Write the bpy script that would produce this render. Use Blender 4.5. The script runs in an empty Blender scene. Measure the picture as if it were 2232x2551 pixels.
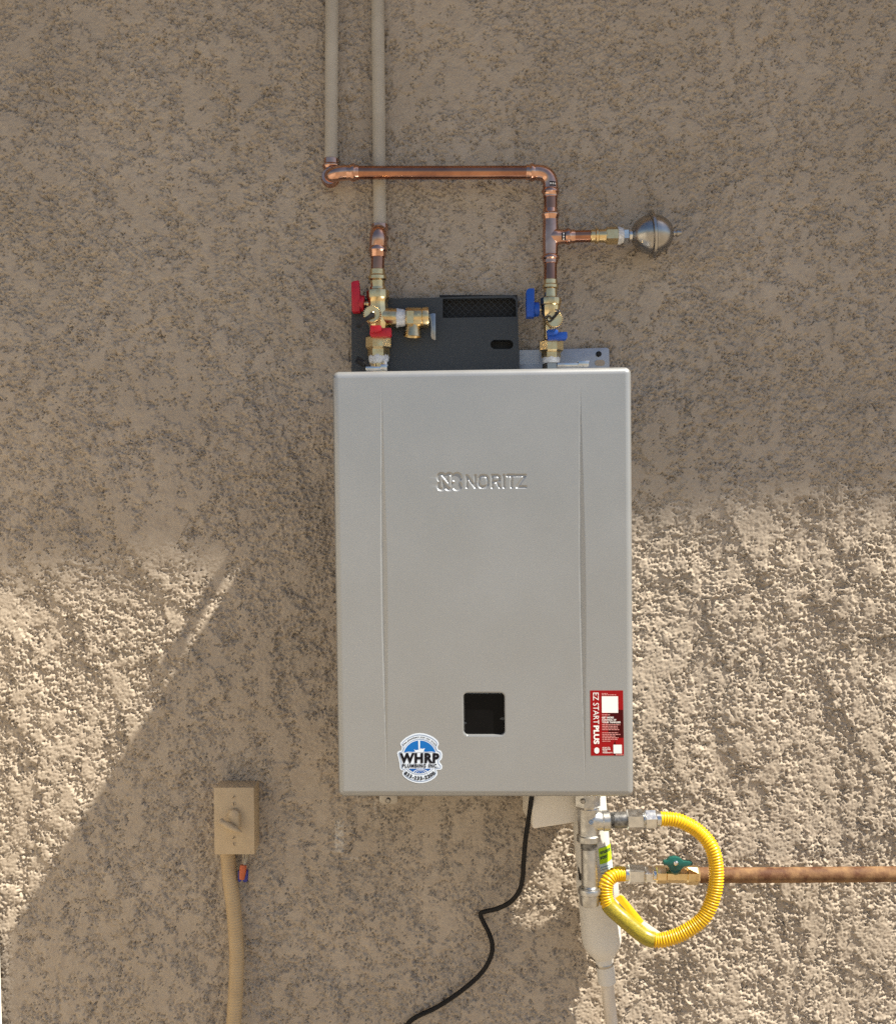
import bpy, bmesh, math, random
import numpy as np
from mathutils import Vector, Matrix

random.seed(7)
SC = bpy.context.scene
COL = SC.collection
RAD = math.radians

# ------------------------------------------------------------------ camera
D = 2.0                      # camera to wall
FPX = D / 0.00072            # focal length in photo pixels
CX, CY, ZC = 1116.0, 1275.5, 1.50
cam_d = bpy.data.cameras.new('camera')
cam = bpy.data.objects.new('camera', cam_d)
COL.objects.link(cam)
cam.location = (0, -D, ZC)
cam.rotation_euler = (RAD(90), 0, 0)
cam_d.sensor_fit = 'VERTICAL'
cam_d.sensor_height = 24.0
cam_d.lens = 24.0 * FPX / 2551.0
cam_d.clip_start = 0.01
cam_d.clip_end = 500
SC.camera = cam

# ------------------------------------------------------------------ light
GRAZE = 12.0                  # sun's angle to the wall plane
SLOPE = 0.625                 # sideways per unit down of shadows on the wall
n_ = math.hypot(SLOPE, 1)
SUN = Vector((SLOPE / n_ * math.cos(RAD(GRAZE)), -math.sin(RAD(GRAZE)), 1 / n_ * math.cos(RAD(GRAZE))))
world = bpy.data.worlds.new('World')
SC.world = world
world.use_nodes = True
wn = world.node_tree
sky = wn.nodes.new('ShaderNodeTexSky')
sky.sky_type = 'NISHITA'
sky.sun_disc = False
sky.sun_elevation = math.asin(SUN.z)
sky.sun_rotation = math.atan2(SUN.x, SUN.y)
sky.dust_density = 1.0
sky.ozone_density = 1.0
bg = wn.nodes['Background']
bg.inputs['Strength'].default_value = 0.05
wn.links.new(sky.outputs[0], bg.inputs['Color'])
sun_d = bpy.data.lights.new('sun', 'SUN')
sun_d.energy = 5.0
sun_d.angle = RAD(1.0)
sun_d.color = (1.0, 0.91, 0.75)
sun = bpy.data.objects.new('sun', sun_d)
COL.objects.link(sun)
sun.rotation_euler = SUN.to_track_quat('Z', 'Y').to_euler()
sun.location = (3, -3, 6)
SC.view_settings.view_transform = 'Standard'
SC.view_settings.look = 'None'
SC.view_settings.gamma = 1.0
SC.view_settings.exposure = 1.24
SC.render.engine = 'CYCLES'
SC.cycles.use_denoising = False
SC.cycles.max_bounces = 8
SC.cycles.sample_clamp_indirect = 6.0


# ------------------------------------------------------------------ helpers
def P(u, v, h):
    """the point standing h metres off the wall seen at photo position u, v"""
    d = D - h
    return Vector(((u - CX) * d / FPX, -h, ZC + (CY - v) * d / FPX))


def S(px, h):
    return px * (D - h) / FPX


class MB:
    def __init__(self):
        self.v, self.f = [], []

    def add(self, vs, fs):
        o = len(self.v)
        self.v += [Vector(x) for x in vs]
        self.f += [[i + o for i in f] for f in fs]
        return self

    def tube(self, pts, rad, seg=20, cap=True, up=None, wob=None):
        pts = [Vector(p) for p in pts]
        n = len(pts)
        if not hasattr(rad, '__len__'):
            rad = [rad] * n
        tan = []
        for i in range(n):
            a = pts[max(i - 1, 0)]
            b = pts[min(i + 1, n - 1)]
            t = b - a
            if t.length < 1e-9:
                t = tan[-1].copy() if tan else Vector((0, 0, 1))
            tan.append(t.normalized())
        nrm = Vector(up) if up else (Vector((0, 1, 0)) if abs(tan[0].y) < 0.9 else Vector((0, 0, 1)))
        rings = []
        for i in range(n):
            nrm = (nrm - tan[i] * nrm.dot(tan[i]))
            nrm = nrm.normalized()
            bn = tan[i].cross(nrm)
            ring = []
            for k in range(seg):
                a = 2 * math.pi * k / seg
                r = rad[i] * (wob(i, k) if wob else 1)
                ring.append(pts[i] + (nrm * math.cos(a) + bn * math.sin(a)) * r)
            rings.append(ring)
        vs = [x for r in rings for x in r]
        fs = []
        for i in range(n - 1):
            for k in range(seg):
                k2 = (k + 1) % seg
                fs.append([i * seg + k, i * seg + k2, (i + 1) * seg + k2, (i + 1) * seg + k])
        if cap:
            fs.append(list(range(seg))[::-1])
            fs.append([(n - 1) * seg + k for k in range(seg)])
        return self.add(vs, fs)

    def lathe(self, p0, p1, prof, seg=28, cap=True, up=None, wob=None):
        """prof: (fraction along p0-p1, radius)"""
        p0, p1 = Vector(p0), Vector(p1)
        ax = p1 - p0
        t = ax.normalized()
        nrm = Vector(up) if up else (Vector((0, 1, 0)) if abs(t.y) < 0.9 else Vector((0, 0, 1)))
        nrm = (nrm - t * nrm.dot(t)).normalized()
        bn = t.cross(nrm)
        vs, fs = [], []
        for i, (a_, r) in enumerate(prof):
            for k in range(seg):
                a = 2 * math.pi * (k + 0.5) / seg
                rr = r * (wob(i, k) if wob else 1)
                vs.append(p0 + ax * a_ + (nrm * math.cos(a) + bn * math.sin(a)) * rr)
        n = len(prof)
        for i in range(n - 1):
            for k in range(seg):
                k2 = (k + 1) % seg
                fs.append([i * seg + k, i * seg + k2, (i + 1) * seg + k2, (i + 1) * seg + k])
        if cap:
            fs.append(list(range(seg))[::-1])
            fs.append([(n - 1) * seg + k for k in range(seg)])
        return self.add(vs, fs)

    def hexnut(self, p0, p1, r, up=None, ch=0.12, seg=6):
        return self.lathe(p0, p1, [(0, r * 0.86), (ch, r), (1 - ch, r), (1, r * 0.86)], seg=seg, up=up)

    def box(self, c, sx, sy, sz, rot=None):
        c = Vector(c)
        vs = []
        for dx in (-.5, .5):
            for dy in (-.5, .5):
                for dz in (-.5, .5):
                    p = Vector((dx * sx, dy * sy, dz * sz))
                    if rot:
                        p = rot @ p
                    vs.append(c + p)
        fs = [[0, 1, 3, 2], [4, 6, 7, 5], [0, 4, 5, 1], [2, 3, 7, 6], [0, 2, 6, 4], [1, 5, 7, 3]]
        return self.add(vs, fs)

    def prism(self, poly, back):
        """poly: 3-D points of the front outline, back: vector to the back outline"""
        n = len(poly)
        back = Vector(back)
        vs = [Vector(p) for p in poly] + [Vector(p) + back for p in poly]
        fs = [list(range(n)), list(range(n, 2 * n))[::-1]]
        for i in range(n):
            j = (i + 1) % n
            fs.append([i, i + n, j + n, j])
        return self.add(vs, fs)


def finish(me, mat, angle=35):
    me.materials.append(mat)
    me.polygons.foreach_set('use_smooth', [True] * len(me.polygons))
    me.update()
    if angle is not None:
        me.set_sharp_from_angle(angle=RAD(angle))


BASE = {}


def obj(name, mb, mat, parent=None, angle=35, bevel=0.0, bseg=2, kind=None, label=None):
    """one mesh object; parent None makes a top-level mesh"""
    vs = mb.v
    if parent is not None:
        base = BASE[parent.name]
    else:
        base = sum(vs, Vector()) / len(vs)
    me = bpy.data.meshes.new(name)
    bm = bmesh.new()
    bvs = [bm.verts.new(x - base) for x in vs]
    for f in mb.f:
        try:
            bm.faces.new([bvs[i] for i in f])
        except ValueError:
            pass
    bmesh.ops.recalc_face_normals(bm, faces=bm.faces)
    if bevel:
        bm.edges.ensure_lookup_table()
        es = [e for e in bm.edges if len(e.link_faces) == 2 and e.calc_face_angle(0) > RAD(25)]
        bmesh.ops.bevel(bm, geom=es, offset=bevel, segments=bseg, profile=0.5, affect='EDGES')
    bm.to_mesh(me)
    bm.free()
    finish(me, mat, angle)
    o = bpy.data.objects.new(name, me)
    COL.objects.link(o)
    if parent is not None:
        o.parent = parent
    else:
        o.location = base
    BASE[o.name] = base
    if kind:
        o['kind'] = kind
    if label:
        o['label'] = label
    return o


def tag(o, label, cat, group=None):
    o['label'] = label
    o['category'] = cat
    if group:
        o['group'] = group
    return o


def thing(name, label, cat, loc, group=None):
    o = bpy.data.objects.new(name, None)
    COL.objects.link(o)
    o.location = loc
    o.empty_display_size = 0.05
    BASE[o.name] = Vector(loc)
    return tag(o, label, cat, group)


def catmull(pts, n=10):
    pts = [Vector(p) for p in pts]
    q = [pts[0] * 2 - pts[1]] + pts + [pts[-1] * 2 - pts[-2]]
    out = []
    for i in range(1, len(q) - 2):
        a, b, c, d = q[i - 1], q[i], q[i + 1], q[i + 2]
        for k in range(n):
            t = k / n
            out.append(0.5 * ((2 * b) + (c - a) * t + (2 * a - 5 * b + 4 * c - d) * t * t + (3 * b - a - 3 * c + d) * t ** 3))
    out.append(pts[-1])
    return out


def resample(pts, step):
    L = [0]
    for a, b in zip(pts, pts[1:]):
        L.append(L[-1] + (b - a).length)
    n = max(2, int(L[-1] / step))
    out = []
    j = 0
    for i in range(n + 1):
        s = L[-1] * i / n
        while j < len(L) - 2 and L[j + 1] < s:
            j += 1
        t = (s - L[j]) / max(L[j + 1] - L[j], 1e-9)
        out.append(pts[j].lerp(pts[j + 1], t))
    return out, L[-1]


def fillet(pts, r, n=8):
    pts = [Vector(p) for p in pts]
    out = [pts[0]]
    for i in range(1, len(pts) - 1):
        a, b, c = pts[i - 1], pts[i], pts[i + 1]
        u, w = (a - b).normalized(), (c - b).normalized()
        rr = min(r, (a - b).length * 0.95, (c - b).length * 0.95)
        p, q = b + u * rr, b + w * rr
        for k in range(n + 1):
            t = k / n
            out.append(p * (1 - t) ** 2 + b * 2 * t * (1 - t) + q * t * t)
    out.append(pts[-1])
    return out


# ------------------------------------------------------------------ text
def text2d(s, bold=0.0, spacing=1.0, res=3):
    cu = bpy.data.curves.new('lettering', 'FONT')
    cu.body = s
    cu.offset = bold
    cu.space_character = spacing
    cu.resolution_u = res
    o = bpy.data.objects.new('lettering', cu)
    COL.objects.link(o)
    dg = bpy.context.evaluated_depsgraph_get()
    dg.update()
    me = o.evaluated_get(dg).to_mesh()
    vs = [Vector((v.co.x, v.co.y)) for v in me.vertices]
    fs = [list(p.vertices) for p in me.polygons]
    o.evaluated_get(dg).to_mesh_clear()
    bpy.data.objects.remove(o)
    bpy.data.curves.remove(cu)
    x0, x1 = min(v.x for v in vs), max(v.x for v in vs)
    y0, y1 = min(v.y for v in vs), max(v.y for v in vs)
    vs = [Vector(((v.x - x0) / (x1 - x0), (v.y - y0) / (y1 - y0))) for v in vs]
    return vs, fs


def put_text(mb, s, mapf, bold=0.0, spacing=1.0):
    """mapf(a, b): a 0..1 along the line, b 0..1 up the letters -> 3-D point"""
    vs, fs = text2d(s, bold, spacing)
    mb.add([mapf(v.x, v.y) for v in vs], fs)


# ------------------------------------------------------------------ materials
def mat(name, col, rough=0.5, metal=0.0, spec=0.5, var=0.0, vscale=30.0, bump=0.0, bscale=200.0,
        col2=None, rvar=0.0, coat=0.0, alpha=1.0, trans=0.0, stretch=None, thr=None, bdist=0.001):
    m = bpy.data.materials.new(name)
    m.use_nodes = True
    nt = m.node_tree
    b = nt.nodes['Principled BSDF']
    b.inputs['Base Color'].default_value = (*col, 1)
    b.inputs['Roughness'].default_value = rough
    b.inputs['Metallic'].default_value = metal
    b.inputs['Specular IOR Level'].default_value = spec
    b.inputs['Coat Weight'].default_value = coat
    b.inputs['Alpha'].default_value = alpha
    b.inputs['Transmission Weight'].default_value = trans
    geo = nt.nodes.new('ShaderNodeNewGeometry')
    vec = geo.outputs['Position']
    if stretch:
        mp = nt.nodes.new('ShaderNodeMapping')
        mp.inputs['Scale'].default_value = stretch
        nt.links.new(vec, mp.inputs['Vector'])
        vec = mp.outputs[0]
    if var or col2:
        n = nt.nodes.new('ShaderNodeTexNoise')
        n.inputs['Scale'].default_value = vscale
        n.inputs['Detail'].default_value = 6
        n.inputs['Roughness'].default_value = 0.6
        nt.links.new(vec, n.inputs['Vector'])
        mix = nt.nodes.new('ShaderNodeMix')
        mix.data_type = 'RGBA'
        c2 = col2 if col2 else tuple(min(1, c * (1 + var)) for c in col)
        c1 = col if col2 else tuple(c * (1 - var) for c in col)
        mix.inputs['A'].default_value = (*c1, 1)
        mix.inputs['B'].default_value = (*c2, 1)
        mr = nt.nodes.new('ShaderNodeMapRange')
        lo, hi = thr if thr else (0.32, 0.68)
        mr.inputs['From Min'].default_value = lo
        mr.inputs['From Max'].default_value = hi
        nt.links.new(n.outputs['Fac'], mr.inputs['Value'])
        nt.links.new(mr.outputs[0], mix.inputs['Factor'])
        nt.links.new(mix.outputs['Result'], b.inputs['Base Color'])
        if rvar:
            m2 = nt.nodes.new('ShaderNodeMapRange')
            m2.inputs['To Min'].default_value = max(0.03, rough - rvar)
            m2.inputs['To Max'].default_value = rough + rvar
            nt.links.new(mr.outputs[0], m2.inputs['Value'])
            nt.links.new(m2.outputs[0], b.inputs['Roughness'])
    if bump:
        n = nt.nodes.new('ShaderNodeTexNoise')
        n.inputs['Scale'].default_value = bscale
        n.inputs['Detail'].default_value = 4
        nt.links.new(vec, n.inputs['Vector'])
        bp = nt.nodes.new('ShaderNodeBump')
        bp.inputs['Strength'].default_value = bump
        bp.inputs['Distance'].default_value = bdist
        nt.links.new(n.outputs['Fac'], bp.inputs['Height'])
        nt.links.new(bp.outputs[0], b.inputs['Normal'])
    return m


M = {}
M['silver'] = mat('silver_paint', (0.315, 0.33, 0.35), 0.34, 0.5, 0.5, var=0.03, vscale=7, rvar=0.05, bump=0.12, bscale=900, bdist=0.0006)
M['charcoal'] = mat('charcoal_paint', (0.032, 0.037, 0.043), 0.5, 0.0, 0.5, var=0.12, vscale=300, bump=0.15, bscale=900, bdist=0.0006)
M['bracket'] = mat('grey_steel', (0.33, 0.36, 0.42), 0.42, 0.35, var=0.06, vscale=60)
M['black'] = mat('black_plastic', (0.010, 0.010, 0.012), 0.45, spec=0.25, var=0.3, vscale=80, bump=0.1, bscale=600)
M['pane'] = mat('black_pane', (0.003, 0.003, 0.0035), 0.35, 0, 0.12, var=0.2, vscale=40)
M['copper'] = mat('copper', (0.46, 0.225, 0.14), 0.14, 1.0, var=0.0, vscale=30, col2=(0.28, 0.135, 0.095), rvar=0.07, bump=0.04, bscale=300)
M['copperfit'] = mat('copper_fitting', (0.66, 0.40, 0.30), 0.14, 1.0, vscale=60, col2=(0.44, 0.25, 0.185), rvar=0.06, bump=0.05, bscale=250)
M['brass'] = mat('brass', (0.80, 0.63, 0.36), 0.27, 1.0, vscale=70, col2=(0.58, 0.44, 0.23), rvar=0.08, bump=0.08, bscale=500)
M['chrome'] = mat('plated_steel', (0.70, 0.71, 0.72), 0.22, 1.0, vscale=90, col2=(0.52, 0.52, 0.52), rvar=0.08, bump=0.05, bscale=400)
M['steel'] = mat('brushed_steel', (0.42, 0.41, 0.40), 0.27, 1.0, vscale=50, col2=(0.31, 0.30, 0.29), rvar=0.06, bump=0.05, bscale=300)
M['galv'] = mat('galvanised_iron', (0.56, 0.56, 0.56), 0.36, 1.0, vscale=120, col2=(0.36, 0.36, 0.36), rvar=0.08, bump=0.15, bscale=500)
M['iron'] = mat('black_iron', (0.06, 0.06, 0.062), 0.35, 0.7, vscale=150, col2=(0.26, 0.26, 0.26), bump=0.2, bscale=500)
M['rust'] = mat('rusty_pipe', (0.085, 0.034, 0.016), 0.75, 0.0, spec=0.25, vscale=42, col2=(0.28, 0.17, 0.085), rvar=0.1, bump=0.5, bscale=300, thr=(0.36, 0.72))
M['red'] = mat('red_plastic', (0.42, 0.006, 0.022), 0.42, var=0.08, vscale=90)
M['blue'] = mat('blue_plastic', (0.006, 0.075, 0.42), 0.42, var=0.08, vscale=90)
M['green'] = mat('green_enamel', (0.004, 0.075, 0.062), 0.4, var=0.25, vscale=120, bump=0.2, bscale=300)
M['tape'] = mat('thread_seal_tape', (0.78, 0.80, 0.84), 0.45, vscale=160, col2=(0.45, 0.47, 0.50), bump=0.8, bscale=180, bdist=0.002)
M['yellow'] = mat('yellow_coating', (0.68, 0.40, 0.003), 0.36, var=0.06, vscale=60)
M['tag'] = mat('yellow_film', (0.72, 0.46, 0.01), 0.3, vscale=140, col2=(0.62, 0.40, 0.0), stretch=(1, 1, 1))
M['tagprint'] = mat('printed_film', (0.34, 0.27, 0.018), 0.3, vscale=650, col2=(0.15, 0.135, 0.014), thr=(0.40, 0.62), bump=0.25, bscale=160, stretch=(0.5, 1, 1.6))
M['tagclear'] = mat('clear_film', (0.72, 0.68, 0.55), 0.25, alpha=0.75, var=0.1, vscale=200)
M['pvc'] = mat('white_pvc', (0.58, 0.57, 0.55), 0.38, var=0.03, vscale=40, bump=0.05, bscale=200)
M['pvcold'] = mat('weathered_pvc', (0.66, 0.61, 0.55), 0.5, vscale=30, col2=(0.48, 0.43, 0.37), stretch=(1, 1, 0.2), bump=0.1, bscale=200)
M['whitebox'] = mat('white_plastic', (0.68, 0.64, 0.58), 0.45, var=0.03, vscale=50)
M['paintpipe'] = mat('painted_pipe', (0.45, 0.41, 0.345), 0.6, vscale=14, col2=(0.38, 0.34, 0.28), bump=0.3, bscale=120)
M['tanbox'] = mat('tan_painted_metal', (0.47, 0.375, 0.255), 0.55, vscale=50, col2=(0.43, 0.335, 0.225), bump=0.3, bscale=260)
M['tanflex'] = mat('tan_painted_flex', (0.44, 0.335, 0.205), 0.6, vscale=40, col2=(0.40, 0.295, 0.175), bump=0.2, bscale=200)
M['cord'] = mat('black_cord', (0.008, 0.008, 0.010), 0.5, spec=0.2, var=0.2, vscale=80)
M['orange'] = mat('orange_plastic', (0.45, 0.10, 0.035), 0.5, var=0.06, vscale=100)
M['bluenut'] = mat('dark_blue_plastic', (0.012, 0.018, 0.22), 0.45, var=0.1, vscale=100)
M['wire'] = mat('grey_wire', (0.42, 0.38, 0.30), 0.5, var=0.1, vscale=100)
M['whitepaint'] = mat('white_paint', (0.75, 0.73, 0.68), 0.5, var=0.03, vscale=20)
M['st_white'] = mat('sticker_white', (0.60, 0.68, 0.80), 0.35, var=0.01, vscale=50, spec=0.12)
M['st_line'] = mat('sticker_grey_blue', (0.22, 0.30, 0.46), 0.35, var=0.02, vscale=50, spec=0.12)
M['st_blue'] = mat('sticker_blue', (0.010, 0.13, 0.44), 0.35, var=0.03, vscale=50, spec=0.12)
M['st_deep'] = mat('sticker_deep_blue', (0.010, 0.09, 0.36), 0.35, var=0.03, vscale=50, spec=0.12)
M['st_black'] = mat('sticker_black', (0.008, 0.008, 0.012), 0.35, var=0.02, vscale=50, spec=0.12)
M['lb_red'] = mat('label_red', (0.27, 0.008, 0.010), 0.35, var=0.05, vscale=40, spec=0.12)
M['lb_dark'] = mat('label_maroon', (0.05, 0.003, 0.004), 0.35, var=0.05, vscale=40, spec=0.12)
M['lb_white'] = mat('label_white', (0.82, 0.80, 0.80), 0.35, var=0.01, vscale=50, spec=0.12)
M['lb_pink'] = mat('label_fine_print', (0.62, 0.28, 0.27), 0.35, var=0.02, vscale=50, spec=0.12)
M['lime'] = mat('label_lime', (0.42, 0.66, 0.02), 0.35, var=0.02, vscale=50, spec=0.12)
M['pale'] = mat('label_pale_blue', (0.60, 0.78, 0.82), 0.35, var=0.02, vscale=50, spec=0.12)
M['navy'] = mat('label_navy', (0.015, 0.02, 0.09), 0.4, var=0.02, vscale=50, spec=0.12)
M['dark'] = mat('dark_recess', (0.006, 0.006, 0.007), 0.6, var=0.1, vscale=50)
M['eave'] = mat('eave_paint', (0.45, 0.37, 0.28), 0.6, var=0.05, vscale=10)


def ground_material():
    m = mat('dry_ground', (0.215, 0.18, 0.135), 0.9, 0, 0.2, vscale=6, col2=(0.27, 0.228, 0.175), bump=0.6, bscale=60, bdist=0.01)
    return m


def stucco_material():
    m = bpy.data.materials.new('tan_stucco')
    m.use_nodes = True
    nt = m.node_tree
    b = nt.nodes['Principled BSDF']
    b.inputs['Roughness'].default_value = 0.85
    b.inputs['Specular IOR Level'].default_value = 0.25
    geo = nt.nodes.new('ShaderNodeNewGeometry')
    pos = geo.outputs['Position']

    def noise(scale, detail=4, rough=0.55):
        n = nt.nodes.new('ShaderNodeTexNoise')
        n.inputs['Scale'].default_value = scale
        n.inputs['Detail'].default_value = detail
        n.inputs['Roughness'].default_value = rough
        nt.links.new(pos, n.inputs['Vector'])
        return n.outputs['Fac']

    def rng(x, a, c):
        r = nt.nodes.new('ShaderNodeMapRange')
        r.inputs['From Min'].default_value = a
        r.inputs['From Max'].default_value = c
        nt.links.new(x, r.inputs['Value'])
        return r.outputs[0]

    def mix(fac, a, c):
        x = nt.nodes.new('ShaderNodeMix')
        x.data_type = 'RGBA'
        nt.links.new(fac, x.inputs['Factor'])
        for k, w in (('A', a), ('B', c)):
            if isinstance(w, tuple):
                x.inputs[k].default_value = (*w, 1)
            else:
                nt.links.new(w, x.inputs[k])
        return x.outputs['Result']

    c = mix(rng(noise(4.5, 5), 0.35, 0.65), (0.372, 0.318, 0.258), (0.45, 0.388, 0.32))
    c = mix(rng(noise(60, 5), 0.35, 0.75), c, (0.36, 0.302, 0.244))
    at = nt.nodes.new('ShaderNodeAttribute')
    at.attribute_name = 'residue'
    c = mix(at.outputs['Fac'], c, (0.62, 0.58, 0.52))
    nt.links.new(c, b.inputs['Base Color'])
    bp = nt.nodes.new('ShaderNodeBump')
    bp.inputs['Strength'].default_value = 0.5
    bp.inputs['Distance'].default_value = 0.0008
    nt.links.new(noise(520, 3, 0.6), bp.inputs['Height'])
    nt.links.new(bp.outputs[0], b.inputs['Normal'])
    return m


M['stucco'] = stucco_material()
M['ground'] = ground_material()

# ------------------------------------------------------------------ ground
g = bpy.data.meshes.new('ground')
g.from_pydata([(-150, -150, 0), (150, -150, 0), (150, 150, 0), (-150, 150, 0)], [], [(0, 1, 2, 3)])
finish(g, M['ground'], None)
ground = bpy.data.objects.new('ground', g)
COL.objects.link(ground)
ground['kind'] = 'structure'

# ------------------------------------------------------------------ house wall (dense stucco relief)
house = thing('house', 'tan trowelled stucco house wall carrying the pipes and the water heater', 'house wall', (0, 0, 0))


def smooth(x, a, b):
    t = np.clip((x - a) / (b - a), 0, 1)
    return t * t * (3 - 2 * t)


def build_wall():
    rng = np.random.default_rng(11)
    st = 0.00178
    x0, x1, z0, z1 = -0.90, 0.90, ZC - 1.01, ZC + 1.01
    nx, nz = int((x1 - x0) / st) + 1, int((z1 - z0) / st) + 1
    fx = np.fft.fftfreq(nx, st)[None, :]
    fz = np.fft.fftfreq(nz, st)[:, None]

    def band(lam, width=0.55, ax=1.0, az=1.0, rot=0.0):
        cx, cz = fx * math.cos(rot) + fz * math.sin(rot), -fx * math.sin(rot) + fz * math.cos(rot)
        k = np.sqrt((cx * ax) ** 2 + (cz * az) ** 2) + 1e-6
        sp = np.exp(-(np.log(k * lam)) ** 2 / (2 * width ** 2))
        sp[0, 0] = 0
        n = np.fft.ifft2(np.fft.fft2(rng.standard_normal((nz, nx))) * sp).real
        return n / n.std()

    jx, jz = np.meshgrid(np.arange(nx), np.arange(nz))

    def warp(a, wx, wz):
        px, pz = np.clip(jx + wx, 0, nx - 1.001), np.clip(jz + wz, 0, nz - 1.001)
        ix, iz = px.astype(int), pz.astype(int)
        tx, tz = px - ix, pz - iz
        return (a[iz, ix] * (1 - tx) + a[iz, ix + 1] * tx) * (1 - tz) + (a[iz + 1, ix] * (1 - tx) + a[iz + 1, ix + 1] * tx) * tz

    rag = band(0.012, 0.6)
    rag2 = band(0.010, 0.6)
    # knocked-down coat: rough lumps whose tops are floated flat
    lump = 0.70 * band(0.066, 0.5) + 0.52 * band(0.030, 0.45) + 0.30 * band(0.0145, 0.35)
    lump = warp(lump, rag * 1.6, rag2 * 1.6)
    level = -0.22 + 0.55 * band(0.15, 0.5, 0.5, 1.5, 0.12) + 0.32 * band(0.09, 0.4, 0.5, 1.4, -0.4) + 0.50 * band(0.45, 0.4)
    flat = lump - level
    # floated plateaus, ragged rims with broken crevices, worm-like ridges in the unfloated coat
    rough = smooth(-flat, -0.45, 0.35)
    H = 0.0004 * lump - 0.0010 * smooth(-flat, 0.0, 0.30) - 0.0004 * np.clip(-flat - 0.4, 0, 1.5)
    brk = smooth(band(0.034, 0.5), -0.7, 0.6)
    H -= 0.0022 * np.exp(-((flat + 0.28) / 0.28) ** 2) * brk
    inner = warp(band(0.024, 0.38), rag * 1.1, rag2 * 1.1)
    part = 0.35 + 0.65 * smooth(band(0.045, 0.5), -0.8, 0.4)
    H += 0.0021 * np.exp(-(inner / 0.42) ** 2) * (0.25 + 0.75 * rough) * part
    H -= 0.0014 * np.exp(-((inner - 1.05) / 0.42) ** 2) * rough * part
    H += (0.00050 * band(0.0125, 0.4) + 0.00040 * band(0.0085, 0.35)) * (0.22 + 0.78 * rough)
    # laps left by the trowel
    lap = band(0.24, 0.45, 0.8, 1.25, 0.35)
    lap = warp(lap, rag * 2.2 + band(0.035) * 3, rag2 * 2.2 + band(0.035) * 3)
    H += 0.0026 * smooth(lap, 0.35, 0.40) - 0.0020 * smooth(-lap, 0.85, 0.90)
    H -= 0.0028 * (np.exp(-((lap - 0.31) / 0.035) ** 2) + np.exp(-((lap + 0.92) / 0.035) ** 2)) * smooth(band(0.04, 0.5), -0.3, 0.5)
    ridge = band(0.30, 0.4, 0.7, 1.3, -0.5)
    ridge = warp(ridge, rag * 2, rag2 * 2)
    H += 0.0030 * np.exp(-(ridge / 0.03) ** 2) * smooth(band(0.12), 0.1, 0.7)
    stro = warp(band(0.016, 0.35, 0.18, 1.0, 0.25), rag, rag2)
    H += 0.00022 * stro * smooth(band(0.2, 0.4), -0.2, 0.8)
    # sand grain, everywhere, stronger where the coat was not floated
    grain = 0.60 * band(0.0056, 0.30) + 0.40 * band(0.0095, 0.35)
    grain = (np.exp(0.75 * grain) - 1.32) / 1.15        # sharp peaks, broad hollows
    H += grain * (0.00034 + 0.00024 * rough)
    # slow waviness of the wall
    H += 0.0007 * band(0.5, 0.4)
    # pits
    pit = warp(band(0.011, 0.4), rag * 1.5, rag2 * 1.5)
    H -= 0.0036 * smooth(pit, 1.7, 2.05) * smooth(band(0.09), -0.2, 0.8)
    # hairline crack and plaster ridge low on the left
    xg = np.linspace(x0, x1, nx)[None, :]
    zg = np.linspace(z0, z1, nz)[:, None]
    Ug, Vg = CX + xg * FPX / D, CY - (zg - ZC) * FPX / D
    cl = np.interp(Vg, [2270, 2300, 2420, 2480, 2551, 2650], [182, 172, 146, 148, 146, 150])
    jag = 2.5 * rag[:, 40:41]
    H += 0.0022 * np.exp(-((Ug - cl) / 5.0) ** 2) * smooth(Vg, 2280, 2310) * smooth(-Vg, -2425, -2405)
    H -= 0.0030 * np.exp(-((Ug - cl - jag) / 2.6) ** 2) * smooth(Vg, 2415, 2430)
    H = 1.12 * (H - np.median(H))
    xs = np.linspace(x0, x1, nx)
    zs = np.linspace(z0, z1, nz)
    # fade to the plain wall at the rim of the relief
    ex = np.minimum(xs - x0, x1 - xs)[None, :]
    ez = np.minimum(zs - z0, z1 - zs)[:, None]
    H *= np.clip(np.minimum(ex, ez) / 0.03, 0, 1)
    # residue of old white caulk
    U = CX + xs * FPX / D
    V = CY - (zs - ZC) * FPX / D
    UU, VV = np.meshgrid(U, V)
    rn = band(0.016, 0.7)
    res = smooth(1 - np.abs(UU - 846) / 13, 0, 0.35) * smooth(1 - np.abs(VV - 2082) / 45, 0, 0.3)
    res2 = smooth(1 - np.hypot((UU - 943) / 22, (VV - 2010) / 30), 0, 0.6) * 0.8
    res3 = smooth(1 - np.hypot((UU - 880) / 40, (VV - 2142) / 10), 0, 0.6) * 0.45
    R = np.clip(np.maximum(np.maximum(res * smooth(rn, -1.2, 0.6), res2 * smooth(rn, 0.0, 1.2)), res3 * smooth(rn, -.4, 1.0)), 0, 1) * 0.75
    # outer coarse wall: extra lines beyond the relief
    bx = np.array([-6, -4, -2.5, -1.5, -1.1])
    XS = np.concatenate([bx, xs, -bx[::-1]])
    bz = np.array([-0.05, 0.2, 0.35])
    tz = np.array([ZC + 1.1, ZC + 1.25, ZC + 1.5])
    ZS = np.concatenate([bz, zs, tz])
    NX, NZ = len(XS), len(ZS)
    HH = np.zeros((NZ, NX))
    RR = np.zeros((NZ, NX))
    HH[3:3 + nz, 5:5 + nx] = H
    RR[3:3 + nz, 5:5 + nx] = R
    co = np.empty((NZ, NX, 3), np.float32)
    co[..., 0] = XS[None, :]
    co[..., 1] = -HH
    co[..., 2] = ZS[:, None]
    idx = np.arange(NZ * NX).reshape(NZ, NX)
    q = np.stack([idx[:-1, :-1], idx[:-1, 1:], idx[1:, 1:], idx[1:, :-1]], -1).reshape(-1)
    nq = (NZ - 1) * (NX - 1)
    me = bpy.data.meshes.new('stucco_wall')
    me.vertices.add(NZ * NX)
    me.vertices.foreach_set('co', co.reshape(-1))
    me.loops.add(nq * 4)
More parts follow.
